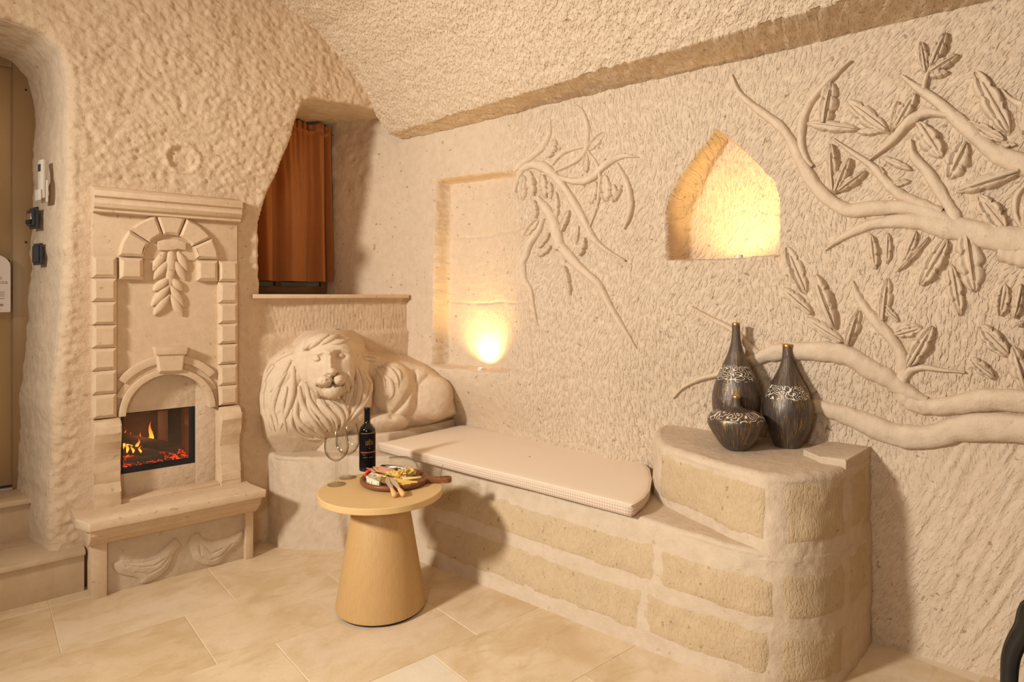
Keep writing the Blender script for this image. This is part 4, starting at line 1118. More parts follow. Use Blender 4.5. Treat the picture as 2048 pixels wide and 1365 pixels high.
fleaf((528, 400), (520, 640), 30, 'carved_stem')
from_bm('carved_cap', prism_bm([zf(*p) for p in ((448, 392), (490, 380), (560, 380), (605, 398), (602, 440), (560, 432), (520, 440), (455, 440))], 'y', 3.604, 3.66, .004), M['fp'], fp)
# hearth shelf and base
from_bm('hearth_slab', prism_bm([(.352, 3.46), (.392, 3.352), (1.168, 3.352), (1.142, 3.50), (1.142, 3.70), (.352, 3.70)], 'z', .346, .388, .006, .002), M['fp'], fp)
mprof = [(3.70, .345), (3.372, .345), (3.376, .318), (3.395, .296), (3.44, .262), (3.46, .25), (3.70, .25)]
from_bm('shelf_moulding', prism_bm(mprof, 'x', .40, 1.150, .003, .0015), M['fp'], fp)
box('base_panel', (.43, 3.490, -.01), (1.135, 3.70, .26), M['mortar'], fp, .004)
box('base_post', (.415, 3.462, -.01), (.476, 3.70, .258), M['fp'], fp, .005); box('base_post', (1.098, 3.462, -.01), (1.140, 3.70, .258), M['fp'], fp, .005)


def bird(pts, wing):
    poly = np.array([at_y(140 + x * 420 / 1246, 760 + y * 420 / 1246, 3.485)[[0, 2]] for x, y in pts]); poly = spline(np.vstack([poly, poly[:1]]), 70)[:-1]
    a = poly.min(0) - .01; b = poly.max(0) + .01; X, Z = np.meshgrid(np.arange(a[0], b[0], .0035), np.arange(a[1], b[1], .0035), indexing='ij'); d = poly_sdf(X, Z, poly)
    h = .011 * np.sqrt(np.clip(1 - (1 - np.clip(d / .008, 0, 1)) ** 2, 0, 1)) + .007 * sst(.0, .035, d)
    for wl_ in wing:
        w_ = np.array([at_y(140 + x * 420 / 1246, 760 + y * 420 / 1246, 3.485)[[0, 2]] for x, y in wl_]); h = h - .004 * np.exp(-(seg_d(X, Z, w_) / .0032) ** 2)
    F = gf(*X.shape); kp = d.ravel()[F].max(1) > -.001; V = np.stack([X, 3.4925 - h - .002, Z], -1).reshape(-1, 3); us = np.zeros(len(V), bool); us[F[kp].ravel()] = True
    mk('carved_bird', V[us], (np.cumsum(us) - 1)[F[kp]], M['mortar'], fp)


bird([(662, 985), (640, 950), (610, 945), (570, 985), (500, 1045), (400, 1065), (258, 1085), (285, 1150), (400, 1180), (430, 1212), (520, 1178), (590, 1110), (622, 1030)], [[(585, 1050), (540, 1110), (470, 1150), (390, 1140)], [(560, 1060), (500, 1100), (420, 1110), (330, 1100)], [(520, 1060), (430, 1085), (320, 1085)]])
bird([(694, 972), (722, 925), (760, 908), (790, 940), (850, 955), (950, 935), (1025, 895), (1010, 965), (930, 1030), (895, 1085), (820, 1106), (750, 1080), (718, 1030)], [[(765, 985), (775, 1045), (830, 1070), (900, 1040), (960, 970)], [(800, 990), (840, 1030), (900, 1000)]])

# electric fire insert
ins = thing('fire_insert', (.744, 3.70, .508), 'glass fronted fire box glowing inside the stone fireplace', 'fire')
x0, x1, z0, z1, y0, y1 = .562, .905, .508, .812, 3.673, 3.97
for nm, a, b, m in (('back_panel', (x0, y1, z0), (x1, y1 + .01, z1), 'soot'), ('side_panel', (x0 - .01, y0 + .01, z0), (x0, y1, z1), 'soot'), ('side_panel', (x1, y0 + .01, z0), (x1 + .01, y1, z1), 'firebrick'), ('top_panel', (x0, y0 + .01, z1), (x1, y1, z1 + .01), 'soot'), ('floor_panel', (x0, y0 + .01, z0 - .01), (x1, y1, z0 + .005), 'soot')):
    box(nm, a, b, M[m], ins, 0)
box('rear_pillar', (.78, 3.93, z0), (.83, 3.97, z1 - .02), M['firebrick'], ins, .003)
fr_ = [((x0, y0, z0), (x1, y0 + .014, z0 + .03)), ((x1 - .028, y0, z0 + .03), (x1, y0 + .014, z1)), ((x0, y0, z1 - .006), (x1 - .028, y0 + .014, z1)), ((x0, y0, z0 + .03), (x0 + .01, y0 + .014, z1 - .006))]
for a, b in fr_: box('frame', a, b, M['dark'], ins, .001)
box('glass_pane', (x0 + .01, y0 + .004, z0 + .03), (x1 - .028, y0 + .008, z1 - .006), M['pane'], ins, 0)
ex, ey = np.meshgrid(np.linspace(x0 + .01, x1 - .01, 60), np.linspace(y0 + .025, y1 - .01, 50), indexing='ij')
ez = z0 + .02 + .018 * np.abs(fbm(ex * 30, ey * 30, 3, 401)) + .03 * np.exp(-((ex - .66) / .09) ** 2) * sst(3.70, 3.78, ey)
hot = 1
tag(mk('ember_bed', np.stack([ex, ey, ez], -1), gf(60, 50), M['ember'], ins), kind='stuff')


def flame(x, y, z, h, w_, ph):
    n = 14; t = np.linspace(0, 1, n); P = np.stack([x + .012 * np.sin(t * 5 + ph) * t, y + .006 * np.sin(t * 4 + ph * 2), z + h * t], -1)
    tube('flame', P, w_ * np.clip(np.sin(np.pi * np.clip(t * .88 + .1, 0, 1)), .03, 1) ** 1.2 * (1 - .55 * t), M['flame'], ins, 8)


for x, y, h, w_, ph in ((.60, 3.74, .06, .008, .3), (.625, 3.73, .045, .007, 1.1), (.66, 3.735, .035, .006, 2.0), (.622, 3.86, .075, .010, 0), (.640, 3.87, .085, .011, 1.4), (.672, 3.86, .06, .009, 2.2), (.690, 3.87, .085, .008, .6), (.735, 3.87, .14, .013, 1.0), (.728, 3.86, .09, .009, 3.0), (.655, 3.80, .06, .010, 4.0), (.605, 3.86, .10, .010, 2.6)):
    flame(x, y, z0 + .085 - .1 * (x - .62), h, w_, ph)


def flog(a, b, r, lab, seed):
    a = np.array(a); b = np.array(b); n = 14; t = np.linspace(0, 1, n)[:, None]; P = a * (1 - t) + b * t
    th = thing('firewood_log', a.tolist(), lab, 'log'); V, F_ = tube_vf(P, r, 12)
    V = V + (.006 * fbm(V[:, 0] * 40 + seed, V[:, 2] * 40 + V[:, 1] * 30, 2, seed))[:, None] * np.array([0, .7, .7])
    mk('bark', V, F_[:-2], M['log'], th, sharp=60)
    c = V[-12:]; mk('cut_end', np.vstack([c, c.mean(0)]), [(i, (i + 1) % 12, 12) for i in range(12)], M['logend'], th, smooth=False)
    c = V[:12]; mk('cut_end', np.vstack([c, c.mean(0)]), [((i + 1) % 12, i, 12) for i in range(12)], M['logend'], th, smooth=False)


flog((.575, 3.86, z0 + .155), (.845, 3.765, z0 + .064), .027, 'long charred log slanting down to its pale cut end', 3)
flog((.595, 3.80, z0 + .095), (.75, 3.775, z0 + .052), .024, 'short black log lying under the long slanting log', 7)
flog((.60, 3.745, z0 + .045), (.77, 3.755, z0 + .040), .018, 'thin charred log lying flat nearest the glass', 11)
# light of the flames
fl_ = bpy.data.lights.new('fire_glow', 'POINT'); fl_.energy = .55; fl_.color = (1, .28, .06); fl_.shadow_soft_size = .03
fo = bpy.data.objects.new('fire_glow', fl_); COL.objects.link(fo); fo.location = (.69, 3.80, z0 + .20)

# ------------------------------------------------------------------ steps and door
st1 = thing('entry_step', (-.3, 3.75, 0), 'lower travertine step left of the fireplace', 'step')
box('riser', (-1.6, 3.60, -.01), (.402, 3.66, .175), M['step'], st1, .002); box('tread', (-1.6, 3.578, .175), (.405, 3.98, .20), M['step'], st1, .003)
st2 = thing('entry_step', (-.3, 4.0, 0), 'upper travertine step below the door', 'step')
box('riser', (-1.6, 3.955, .17), (.325, 4.0, .373), M['step'], st2, .002); box('tread', (-1.6, 3.925, .373), (.30, 4.26, .40), M['step'], st2, .003)
dr = struct(from_bm('door_1', box_bm((-.78, 4.185, .42), (.158, 4.225, 2.60), .003), M['door']))
fr0 = struct(from_bm('trim_4', box_bm((.155, 4.165, .40), (.262, 4.235, 2.66), .003), M['doorframe'])); 
struct(from_bm('trim_5', box_bm((-.9, 4.165, 2.585), (.155, 4.235, 2.66), .003), M['doorframe']))
struct(from_bm('trim_6', box_bm((-.9, 4.15, .40), (.155, 4.19, .412), .002), M['alu']))
mk('lever', *tube_vf(np.array([at_y(2, 527, 4.13), at_y(2, 527, 4.13) + np.array([.0, .06, 0])]), .012, 10), M['black'], dr)
hp = at_y(2, 523, 4.13); 
tube('lever', [hp + np.array([-.10, 0, 0]), hp + np.array([-.02, 0, 0]), hp + np.array([.022, 0, .004]), hp + np.array([.034, 0, -.002])], [.010, .011, .011, .006], M['black'], dr, 10)
lathe('lever_rose', [(0, .0), (.026, 0), (.026, .008), (0, .008)], M['black'], dr, 20, (0, 0, 0)).matrix_local = Matrix.Translation(Vector(hp) + Vector((-.0, .055, -.0))) @ Matrix.Rotation(math.pi / 2, 4, 'X')
for k, v in enumerate((180, 485)):
    p = at_y(52, v, 4.165); lathe('screw', [(0, .002), (.006, .001), (.006, 0)], M['dark'], fr0, 10).matrix_local = Matrix.Translation(p) @ Matrix.Rotation(math.pi / 2, 4, 'X')
for v in (180, 540):
    p = at_y(36, v, 4.175); lathe('hinge', [(0, 0), (.008, 0), (.008, .018), (.006, .019), (.006, .021), (.008, .022), (.008, .04), (0, .04)], M['doorframe'], fr0, 10, p)

# hanger card on the lever
hg = thing('door_hanger', at_y(2, 512, 4.12).tolist(), 'white card hanger hooked over the black door lever', 'sign')
cw = at_y(21, 560, 4.12)[0]; ct = at_y(0, 510, 4.12)[2]; cb = at_y(0, 625, 4.12)[2]; cxx = cw - .06
pts = [(cw, cb + .004), (cw - .004, cb), (cw - .116, cb), (cw - .12, cb + .004), (cw - .12, ct - .06)] + [(cxx + .06 * math.cos(t), ct - .06 + .06 * math.sin(t)) for t in np.linspace(math.pi, 0, 17)][1:-1] + [(cw, ct - .06)]
from_bm('card', prism_bm(pts, 'y', 4.118, 4.121), M['card'], hg, smooth=False)


def text_mesh(s, size, bend=None):
    cu = bpy.data.curves.new('t', 'FONT'); cu.body = s; cu.size = size; cu.align_x = 'CENTER'; cu.resolution_u = 3
    o = bpy.data.objects.new('t', cu); COL.objects.link(o); dg = bpy.context.evaluated_depsgraph_get(); me = bpy.data.meshes.new_from_object(o.evaluated_get(dg))
    V = np.array([v.co[:] for v in me.vertices]); F_ = [tuple(p.vertices) for p in me.polygons]; bpy.data.objects.remove(o); bpy.data.meshes.remove(me); bpy.data.curves.remove(cu)
    return V, F_


def card_text(s, x, z, size, mat):
    V, F_ = text_mesh(s, size)
    mk('lettering', np.column_stack([V[:, 0] + x, np.full(len(V), 4.1172), V[:, 1] + z]), F_, M[mat], hg, smooth=False)


zz = lambda v: at_y(0, v, 4.118)[2]
mark = lathe('emblem', [(0, 0), (.019, 0), (.019, .0006), (0, .0006)], M['black'], hg, 20); mark.matrix_local = Matrix.Translation(Vector((at_y(2, 535, 4.117)[0] - WL[hg.name][0], 4.1174 - WL[hg.name][1], zz(533) - WL[hg.name][2]))) @ Matrix.Rotation(math.pi / 2, 4, 'X')
card_text('2', at_y(1.5, 557, 4.118)[0], zz(559), .022, 'inkbrown'); card_text('oza', at_y(5, 557, 4.118)[0], zz(568), .030, 'inkbrown')
for v, w_ in ((584, .05), (588, .045), (592, .044), (597, .048)):
    xe = at_y(10, v, 4.118)[0]; box('print_line', (xe - .10, 4.1172, zz(v) - .0022), (xe - .002, 4.1178, zz(v)), M['ink'], hg, 0)
box('print_mark', (at_y(2.5, 612, 4.118)[0] - .006, 4.1172, zz(613)), (at_y(2.5, 612, 4.118)[0] + .008, 4.1178, zz(608)), M['inkbrown'], hg, 0)
box('print_line', (cw - .10, 4.1172, zz(619.5)), (cw - .035, 4.1178, zz(619)), M['ink'], hg, 0)

# controls on the splayed door jamb
JA = np.array([.325, 3.70]); JB = np.array([.222, 4.17]); jd = (JB - JA) / np.linalg.norm(JB - JA); jn = np.array([-abs(jd[1]), -abs(jd[0])])


def jamb(u, v):
    n3 = np.array([jn[0], jn[1], 0]); p = at_plane(u, v, np.array([JA[0] - .012, JA[1], 0]), n3); return p


def jbox(name, c, du, dz, d0, d1, mat, parent, bev=.002):
    bm = box_bm((-du / 2, -d1, -dz / 2), (du / 2, -d0, dz / 2), bev)
    ang = math.atan2(jd[1], jd[0]); x = Vector((jd[0], jd[1], 0)); nrm = Vector((jn[0], jn[1], 0)).normalized(); m = Matrix((x, -nrm, Vector((0, 0, 1)))).transposed().to_4x4()
    bm.transform(Matrix.Translation(c) @ m); return from_bm(name, bm, mat, parent)


c = jamb(71, 437); t = thing('card_switch', c.tolist(), 'dark grey square key card holder on the door jamb, upper of two', 'switch')
jbox('plate', c, .105, .108, 0, .012, M['anthr'], t); jbox('slot_housing', c, .085, .08, .012, .026, M['anthr'], t); jbox('card_slot', c + np.array([0, 0, .004]), .06, .035, .026, .028, M['silver'], t, .001); jbox('slot_lip', c + np.array([-.0, 0, -.02]), .07, .02, .026, .034, M['black'], t)
c = jamb(79, 509); t = thing('light_switch', c.tolist(), 'dark grey double rocker light switch under the key card holder', 'switch')
jbox('plate', c, .105, .108, 0, .012, M['anthr'], t); j3 = np.array([jd[0], jd[1], 0])
jbox('rocker', c - j3 * .022, .042, .085, .012, .022, M['anthr'], t, .004); jbox('rocker', c + j3 * .022, .042, .085, .012, .020, M['anthr'], t, .004)
c = jamb(92, 384); t = thing('remote_holder', c.tolist(), 'small white wall holder clasping the remote on the door jamb', 'holder')
jbox('back_plate', c, .075, .11, 0, .010, M['white'], t, .004); jbox('pocket', c + np.array([0, 0, -.02]), .078, .055, .03, .036, M['white'], t, .003)
c = jamb(93, 360); t = thing('remote_control', c.tolist(), 'white air conditioner remote with grey display above the black switches', 'remote')
jbox('case', c, .058, .19, .011, .029, M['white'], t, .006); jbox('display', c + np.array([0, 0, .055]), .036, .035, .029, .0305, M['anthr'], t, .001)

# ------------------------------------------------------------------ window, sill, curtain
sill = struct(from_bm('trim_7', box_bm((1.195, 3.625, 1.388), (2.20, 4.34, 1.412), .003), M['fp']))
wx0, wx1, wz0, wz1, wy = 1.22, 1.945, 1.415, 2.60, 4.30
win = struct(from_bm('window_1', box_bm((wx0, wy, wz0), (wx0 + .06, wy + .05, wz1), .002), M['winframe']))
for a, b in (((wx1 - .06, wy, wz0), (wx1, wy + .05, wz1)), ((wx0 + .06, wy, wz0), (wx1 - .06, wy + .05, wz0 + .055)), ((wx0 + .06, wy, wz1 - .06), (wx1 - .06, wy + .05, wz1)), ((1.56, wy, wz0 + .055), (1.60, wy + .05, wz1 - .06))):
    box('frame', a, b, M['winframe'], win)
box('pane', (wx0 + .05, wy + .02, wz0 + .05), (1.565, wy + .026, wz1 - .05), M['night'], win, 0); box('pane', (1.595, wy + .02, wz0 + .05), (wx1 - .05, wy + .026, wz1 - .05), M['night'], win, 0)
hz = at_y(653, 290, 4.29); box('hinge', (hz[0] - .006, 4.285, hz[2] - .045), (hz[0] + .008, 4.30, hz[2] + .045), M['silver'], win, .002)
ctz, cbz = at_y(640, 258, 4.25)[2], at_y(640, 564, 4.25)[2]
cur = thing('curtain', (1.6, 4.24, cbz), 'rust brown gathered curtain across the small deep window', 'curtain')
cx = np.linspace(1.25, 1.932, 260); cz = np.concatenate([np.linspace(cbz, ctz - .06, 40), np.linspace(ctz - .055, ctz + .02, 18)]); CX, CZ = np.meshgrid(cx, cz, indexing='ij')
tz = (CZ - cbz) / (ctz - cbz)
fold = .060 * np.sin(2 * math.pi * (CX / .155 + .35 * vn(CX * 5, CX * 0, 5)) + .5 * vn(CX * 3, CZ * 1.2, 6)) * (1 - .45 * tz) + .010 * np.sin(2 * math.pi * CX / .043 + 2 * vn(CX * 6, CZ * 2, 8)) * (.3 + .7 * tz)
gath = .007 * np.sin(2 * math.pi * CX / .022 + 1.5 * vn(CX * 9, CX * 0, 3)) * sst(ctz - .08, ctz - .03, CZ); pinch = 1 - .75 * np.exp(-((CZ - (ctz - .032)) / .012) ** 2)
cy = 4.225 + (fold + gath) * pinch
edge_in = .018 * tz
V = np.stack([1.25 + (CX - 1.25) * (1 + 0 * tz) - .012 * (1 - tz) * 0 - .012 * tz * (CX > 1.7) * sst(1.7, 1.93, CX), cy, CZ + .006 * vn(CX * 14, CX * 0, 9) * sst(.96, 1.0, tz)], -1)
mk('cloth', V, gf(len(cx), len(cz)), M['curtain'], cur)
tube('rod', [(1.22, 4.240, ctz - .032), (1.95, 4.240, ctz - .032)], .005, M['winframe'], cur, 8)

# ------------------------------------------------------------------ side table
TC = np.array([1.401, 2.551]); TZ = .532
tab = thing('side_table', (TC[0], TC[1], 0), 'round oak side table with a tapering cone base in front of the bench', 'table')
c3 = np.array([TC[0], TC[1], 0])
lathe('plinth', [(0, 0), (.185, 0), (.185, .014), (0, .014)], M['black'], tab, 64, c3)
lathe('cone_base', [(.0, .012), (.196, .012), (.199, .016), (.1985, .03), (.120, TZ - .033), (.118, TZ - .030), (0, TZ - .030)], M['oak'], tab, 96, c3, 30)
V, F_ = lathe_vf([(0, TZ - .029), (.273, TZ - .029), (.2760, TZ - .026), (.2765, TZ - .015), (.2762, TZ - .003), (.2735, TZ), (.20, TZ), (.0, TZ)], 96, c3)
mk('table_top', V, F_, M['oaktop'], tab, sharp=40)


def on_table(u, v, z=TZ):
    p = at_z(u, v, z); return p


# bottle
b = on_table(734.5, 941); bt = thing('wine_bottle', b.tolist(), 'dark wine bottle with a black label on the side table', 'bottle')
lathe('glass_body', [(0, .003), (.034, .0), (.0395, .004), (.040, .02), (.0405, .195), (.0395, .205), (.034, .218), (.024, .228), (.0165, .236), (.0145, .25), (.014, .262)], M['wine'], bt, 48, b, 60)
lathe('capsule', [(.0146, .250), (.0146, .296), (.0158, .298), (.0158, .308), (.0145, .312), (0, .312)], M['foil'], bt, 32, b)
vd = np.array([-(b[0]), -(b[1])]); va_ = math.atan2(vd[1], vd[0]) + .16


def cyl_patch(name, a0, a1, z0, z1, r, mat):
    A, Z = np.meshgrid(np.linspace(a0, a1, 24), np.linspace(z0, z1, 6), indexing='ij'); V = np.stack([b[0] + r * np.cos(va_ + A), b[1] + r * np.sin(va_ + A), b[2] + Z], -1); return mk(name, V, gf(24, 6), M[mat], bt)


cyl_patch('label', -1.35, 1.35, .022, .192, .0409, 'label'); cyl_patch('gold_line', -1.0, 1.35, .1895, .192, .0411, 'goldprint'); cyl_patch('copper_line', -1.0, 1.2, .0965, .1000, .0411, 'pinkprint'); cyl_patch('copper_line', -1.0, 1.2, .0935, .0945, .0411, 'pinkprint')


def bottle_text(s, z, size, a=0., mat='goldprint', sx=1.0):
    V, F_ = text_mesh(s, size); A = va_ + a + V[:, 0] * sx / .0412
    mk('lettering', np.column_stack([b[0] + .0412 * np.cos(A), b[1] + .0412 * np.sin(A), b[2] + z + V[:, 1]]), F_, M[mat], bt, smooth=False)


bottle_text("LEO's", .134, .030, .12, 'goldprint', .55)
for a0, a1, z0_, m_ in ((.0, .28, .159, 'goldprint'), (.10, .18, .1255, 'goldprint'), (.02, .28, .117, 'goldprint'), (-.75, -.35, .085, 'pinkprint'), (-.65, -.15, .072, 'goldprint'), (.05, .55, .072, 'goldprint')):
    cyl_patch('print_line', a0, a1, z0_, z0_ + .0018, .0411, m_)

# wine glasses
GP = [(.0, .003), (.035, .003), (.0355, .0015), (.0345, .0), (0, .0)]


def glass_profile():
    outer = [(0, .0006), (.034, .0006), (.0375, .001), (.036, .0025), (.015, .005), (.006, .010), (.0042, .02), (.0036, .05), (.0038, .085), (.006, .094), (.018, .101), (.034, .113), (.0455, .132), (.0495, .152), (.0485, .175), (.0445, .20), (.0395, .226)]
    inner = [(.0388, .226), (.0436, .20), (.0475, .175), (.0485, .152), (.0445, .133), (.033, .1145), (.017, .103), (.006, .0985), (0, .098)]
    return outer, inner


def make_glass(name, label):
    t = thing(name, (0, 0, 0), label, 'glass', None); o_, i_ = glass_profile()
    k = 1.12
    full = [(r * k, z * k) for r, z in o_ + i_]
    V, F_ = lathe_vf(full, 40); mk('glass_body', V, F_, M['glass'], t, sharp=60)
    return t


g1 = make_glass('wine_glass', 'empty wine glass standing at the left front edge of the side table'); g1.location = on_table(673, 970).tolist()
g2 = copy_tree(g1, on_table(695, 956).tolist(), label='empty wine glass standing between the other standing glass and the bottle')
g1['group'] = g2['group'] = 'standing wine glasses'
# board
bc = on_table(789, 966); bd = thing('serving_board', bc.tolist(), 'round dark wood serving board with a handle on the side table', 'board')
hv_ = on_table(880, 962) - on_table(789, 962); ha = math.atan2(hv_[1], hv_[0]); BR_ = .158
V, F_ = lathe_vf([(0, .001), (.140, .001), (.152, .006), (.158, .016), (.157, .024), (.150, .029), (.143, .0285), (.136, .023), (.132, .017), (0, .016)], 64, bc); mk('tray', V, F_, M['board'], bd, sharp=50)
hl = np.array([(.148, -.022), (.175, -.018), (.205, -.018), (.228, -.024), (.248, -.026), (.262, -.018), (.267, 0), (.262, .018), (.248, .026), (.228, .024), (.205, .018), (.175, .018), (.148, .022)])
ca_, sa_ = math.cos(ha), math.sin(ha); hl2 = [(bc[0] + x * ca_ - y * sa_, bc[1] + x * sa_ + y * ca_) for x, y in hl]
hole = [(bc[0] + (.247 + .009 * math.cos(t)) * ca_ - .009 * math.sin(t) * sa_, bc[1] + (.247 + .009 * math.cos(t)) * sa_ + .009 * math.sin(t) * ca_) for t in np.linspace(0, 2 * math.pi, 16, endpoint=False)]
from_bm('handle', prism_bm(hl2, 'z', bc[2] + .003, bc[2] + .027, .006), M['board'], bd)
V, F_ = lathe_vf([(.006, .0272), (.010, .0276), (.0125, .0272)], 20, (*[bc[0] + .247 * ca_, bc[1] + .247 * sa_], bc[2])); mk('hanging_hole', V, F_, M['black'], bd)
BZ = bc[2] + .0175


def on_board(u, v, dz=0): return at_z(u, v, BZ + dz)


# blue cheese wedge
wp = [on_board(u, v)[:2] for u, v in ((731, 962), (747, 972), (762, 970), (758, 955), (740, 950))]
o = from_bm('blue_cheese_wedge', prism_bm([on_board(u, v)[:2] for u, v in ((732, 966), (758, 977), (766, 966), (744, 957))], 'z', BZ, BZ + .030, .002, .0015), M['blue']); tag(o, 'wedge of blue veined cheese at the left of the board', 'cheese')


def slice_(name, c, L, wd, th, rz, tilt, roll, mat, lab, cat, grp=None, tri=True):
    bm = bmesh.new(); pts = [(-L / 2, -wd / 2), (L / 2, -wd / 8 if tri else -wd / 2), (L / 2, wd / 8 if tri else wd / 2), (-L / 2, wd / 2)]
    bm2 = prism_bm(pts, 'z', -th / 2, th / 2, .0012); bmesh.ops.subdivide_edges(bm2, edges=[e for e in bm2.edges if e.calc_length() > .02], cuts=3)
    for v in bm2.verts: v.co.z += .10 * v.co.x ** 2 / L * 1.0 - .2 * v.co.y ** 2
    bm2.transform(Matrix.Translation(c) @ Matrix.Rotation(rz, 4, 'Z') @ Matrix.Rotation(tilt, 4, 'Y') @ Matrix.Rotation(roll, 4, 'X')); bm.free()
    o = from_bm(name, bm2, mat); return tag(o, lab, cat, grp)


sl = [((772, 964), .070, .05, .012, -.7, .45, .2, 'cheese_pale', 'curled pale cheese slice leaning beside the blue cheese wedge'), ((783, 957), .075, .055, .026, -.3, .3, -.2, 'cheese_pale', 'broad pale cheese slice on top of the fanned slices'), ((792, 966), .085, .05, .016, -1.0, .2, .1, 'cheese', 'yellow cheese slice above the right knife blade'),
      ((803, 965), .085, .05, .017, -.8, .15, .2, 'cheese', 'yellow cheese slice second from the right of the fan'), ((815, 964), .09, .045, .018, -.6, .12, .1, 'cheese', 'yellow cheese slice rightmost of the fan'), ((824, 957), .085, .03, .024, -.25, .05, .2, 'cheese_pale', 'long pale cheese stick lying on the right of the board'), ((766, 952), .06, .05, .020, .5, .2, .3, 'cheese', 'yellow cheese slice leaning behind the blue cheese')]
for (u, v), L, wd, dz, rz_, ti_, ro, m, lab in sl:
    slice_('cheese_slice', on_board(u, v, dz), L, wd, .005, rz_, ti_, ro, M[m], lab, 'cheese', 'fanned cheese slices')
for (u, v), dz, rz_, lab in (((752, 942), .014, .3, 'pink ham slice nearest the bottle'), ((764, 941), .018, .0, 'folded pink ham slice in the middle of the ham'), ((773, 942), .020, -.5, 'rolled pink ham slice beside the silver tube')):
    slice_('ham_slice', on_board(u, v, dz), .075, .06, .004, rz_, .25, .2, M['ham'], lab, 'ham', 'ham slices at the back of the board', False)
for (u, v), dz, r, lab in (((736, 944), .020, .013, 'red tomato half at the back left of the board'), ((731, 951), .010, .011, 'red tomato piece low beside the blue cheese')):
    p = on_board(u, v, dz); bm = bmesh.new(); bmesh.ops.create_icosphere(bm, subdivisions=2, radius=r)
    for q in bm.verts: q.co.z *= .75
    bm.transform(Matrix.Translation(p)); o = from_bm('tomato_piece', bm, M['red'], sharp=80); tag(o, lab, 'tomato')
tag(tube('rosemary_sprig', [on_board(760, 957, .03), on_board(766, 953, .034), on_board(770, 950, .036), on_board(764, 951, .036)], [.0012, .0015, .0012, .0008], M['green'], None, 6), 'tiny green herb sprig lying on the cheese slices', 'herb')
# cheese cubes spilling from the fallen glass
cubes = []; cb_ = box_bm((-.008, -.008, -.008), (.008, .008, .008), .002, 2); cme = bpy.data.meshes.new('cheese_cube'); cb_.to_mesh(cme); cb_.free(); cme.materials.append(M['cheese']); cme.shade_smooth(); cme.set_sharp_from_angle(angle=.6)
CUBE_LAB = 'yellow cheese cube in the heap spilling from the toppled glass'
for k, (u, v, dz) in enumerate([(781, 950, .010), (787, 951, .010), (793, 952, .010), (800, 952, .010), (806, 952, .010), (812, 952, .010), (818, 951, .010), (824, 950, .010), (783, 946, .018), (789, 945, .022), (796, 947, .022), (803, 947, .024), (810, 947, .024), (816, 946, .024), (822, 945, .026), (799, 943, .034), (806, 943, .034), (813, 942, .036), (818, 940, .036), (825, 941, .034), (795, 955, .010), (804, 956, .010), (776, 947, .014), (829, 946, .020)]):
    o = bpy.data.objects.new('cheese_cube', cme); put(o); o.location = on_board(u, v, dz).tolist(); o.rotation_euler = (random.uniform(-.6, .6), random.uniform(-.6, .6), random.uniform(0, 3)); tag(o, CUBE_LAB, 'cheese', 'cheese cubes in a heap on the board')
# fallen glass behind the cubes
g3 = copy_tree(g1, label='empty wine glass toppled on its side behind the cheese cubes'); 
if 'group' in g3: del g3['group']
pm = on_table(797, 936, TZ + .070); pf = on_table(884, 946, TZ + .045); ax = Vector(pm - pf).normalized(); zc = ax
rot = zc.to_track_quat('Z', 'Y'); g3.rotation_mode = 'QUATERNION'; g3.rotation_quaternion = rot; g3.location = (Vector(pf)).to_tuple()
# steel tube lying behind
a = on_table(772, 934, TZ + .045); c_ = on_table(806, 936, TZ + .045); d_ = (c_ - a) / np.linalg.norm(c_ - a)
st_ = thing('steel_tube', a.tolist(), 'silver metal tube with a black tip lying behind the ham', 'tool')
tube('barrel', [a + d_ * .0, a + d_ * .002, a + d_ * .085, a + d_ * .087], [.009, .011, .011, .009], M['silver'], st_, 20); tube('tip', [a - d_ * .028, a - d_ * .02, a - d_ * .006, a + d_ * .001], [.004, .008, .009, .009], M['black'], st_, 16)


def knife(hu, hv, bu, bv, lab):
    h = on_table(hu, hv, TZ + .013); n_ = at_z(bu, bv, BZ + .032); d = n_ - h; L = np.linalg.norm(d); d /= L; t = thing('cheese_knife', h.tolist(), lab, 'knife', 'cheese knives')
    tube('handle', [h - d * .012, h - d * .008, h, h + d * .02, h + d * .038, h + d * .046], [.004, .010, .0125, .0105, .008, .006], M['knifewood'], t, 14)
    side = np.cross(d, [0, 0, 1]); side /= np.linalg.norm(side); up = np.cross(side, d); V = []
    for s_, w_ in ((.044, .006), (.055, .010), (.08, .013), (.10, .012), (L + .02, .006)):
        for sg in (-1, 1):
            for tt_ in (-1, 1): V.append(h + d * s_ + side * sg * w_ + up * tt_ * .0008)
    F_ = []
    for i in range(4):
        q = i * 4; F_ += [(q, q + 4, q + 6, q + 2), (q + 1, q + 3, q + 7, q + 5), (q, q + 1, q + 5, q + 4), (q + 2, q + 6, q + 7, q + 3)]
    F_ += [(0, 2, 3, 1), (16, 17, 19, 18)]; mk('blade', V, F_, M['silver'], t, smooth=False)


knife(789, 990, 776, 962, 'left cheese knife with a pale wooden handle on the board rim'); knife(806, 989, 786, 962, 'right cheese knife with a pale wooden handle on the board rim')

# ------------------------------------------------------------------ vases on the end block
def vase(name, px, prof, z0, z1, lab, seed):
    p = at_z(*px, BTOP + .003); t = thing(name, p.tolist(), lab, 'vase')
    P = spline(np.array(prof), 60); V, F_ = lathe_vf(np.vstack([[[0, 0]], P]), 64, p); mk('body', V, F_, vase_mat('bronze_vase_%d' % seed, z0, z1, seed), t, sharp=60)
    r, z = P[-1]; V, F_ = lathe_vf([(r + .0005, z - .008), (r + .0012, z), (r - .001, z + .002), (r - .004, z), (r - .004, z - .03), (0, z - .032)], 40, p); mk('gold_rim', V, F_, M['gold'], t, sharp=60)


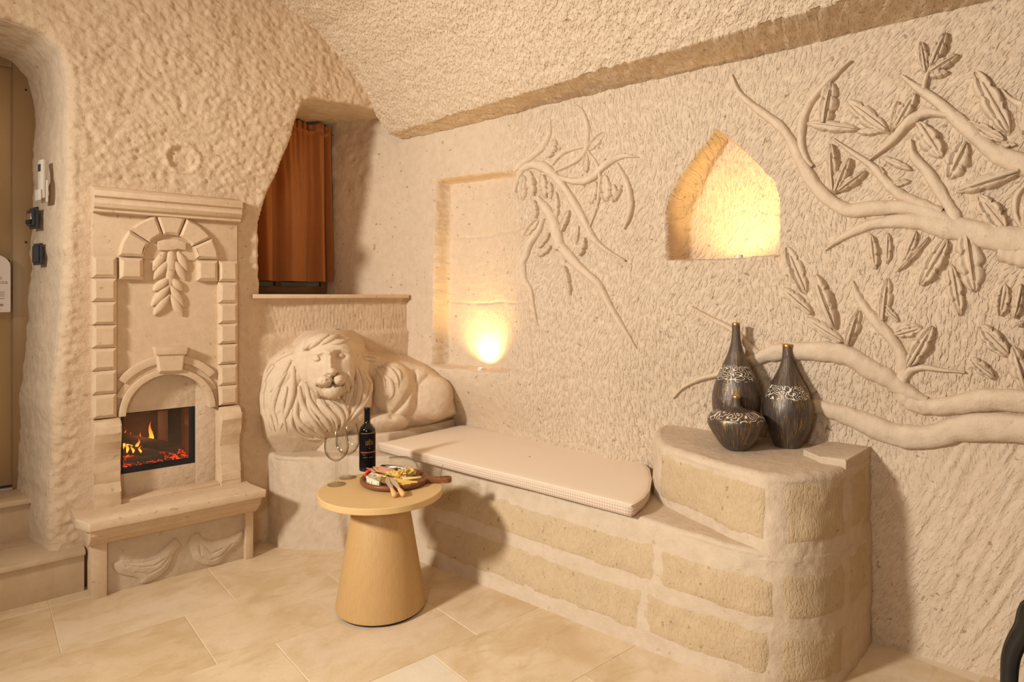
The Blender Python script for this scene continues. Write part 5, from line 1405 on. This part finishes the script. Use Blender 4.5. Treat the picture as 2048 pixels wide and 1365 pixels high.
vase('bottle_vase', (1472, 883), [(.046, .0), (.062, .03), (.088, .09), (.1005, .16), (.098, .21), (.083, .27), (.060, .325), (.038, .375), (.024, .42), (.0175, .47), (.0165, .515)], .275, .335, 'tallest bronze bottle vase at the back of the group', 1)
vase('bottle_vase', (1575, 892), [(.053, .0), (.066, .03), (.090, .09), (.0985, .145), (.094, .19), (.075, .245), (.050, .295), (.030, .34), (.0215, .375), (.0195, .41), (.0195, .428)], .205, .26, 'slender bronze bottle vase standing at the right of the group', 2)
vase('squat_vase', (1472, 898), [(.042, .0), (.060, .015), (.088, .055), (.1085, .092), (.1135, .115), (.107, .137), (.078, .156), (.044, .166), (.023, .175), (.0175, .195), (.0165, .220)], .128, .160, 'squat round bronze vase in front of the tallest one', 3)

# ------------------------------------------------------------------ dark chair at the right frame edge
ch = thing('armchair', (1.75, .05, 0), 'black bentwood armchair cut off by the right picture edge', 'chair')
def cpt(u, v, D): 
    d = ray(u, v); return CAM + d * D
A1 = cpt(2016, 1440, 1.42); A2 = cpt(2018, 1365, 1.42); A3 = cpt(2023, 1310, 1.42); A4 = cpt(2046, 1262, 1.40); A5 = cpt(2085, 1205, 1.36)
fl = A1.copy(); fl[2] = 0; fl[:2] = A1[:2] + (A1[:2] - A2[:2]) * .2
P = spline([fl, A1, A2, A3, A4, A5, A5 + np.array([.06, -.16, .02]), A5 + np.array([.06, -.40, .04])], 40)
tube('arm_rail', P, np.interp(np.linspace(0, 1, 40), [0, .3, .55, 1], [.013, .0165, .019, .017]), M['chair'], ch, 14)
off = np.array([.40, -.16, 0]); P2 = P + off; tube('arm_rail', P2, .017, M['chair'], ch, 14)
sc_ = np.array([fl[0] + .23, fl[1] - .28, .40])
from_bm('seat', box_bm(sc_ + np.array([-.22, -.22, -.02]), sc_ + np.array([.22, .22, .02]), .015), M['seatpad'], ch)
for dx, dy in ((-.19, -.2), (.19, -.2)):
    tube('leg', [sc_ + np.array([dx, dy, -.4]), sc_ + np.array([dx, dy, -.01]), sc_ + np.array([dx, dy - .04, .42])], .014, M['chair'], ch, 10)
from_bm('backrest', box_bm(sc_ + np.array([-.2, -.25, .22]), sc_ + np.array([.2, -.225, .44]), .01), M['chair'], ch)
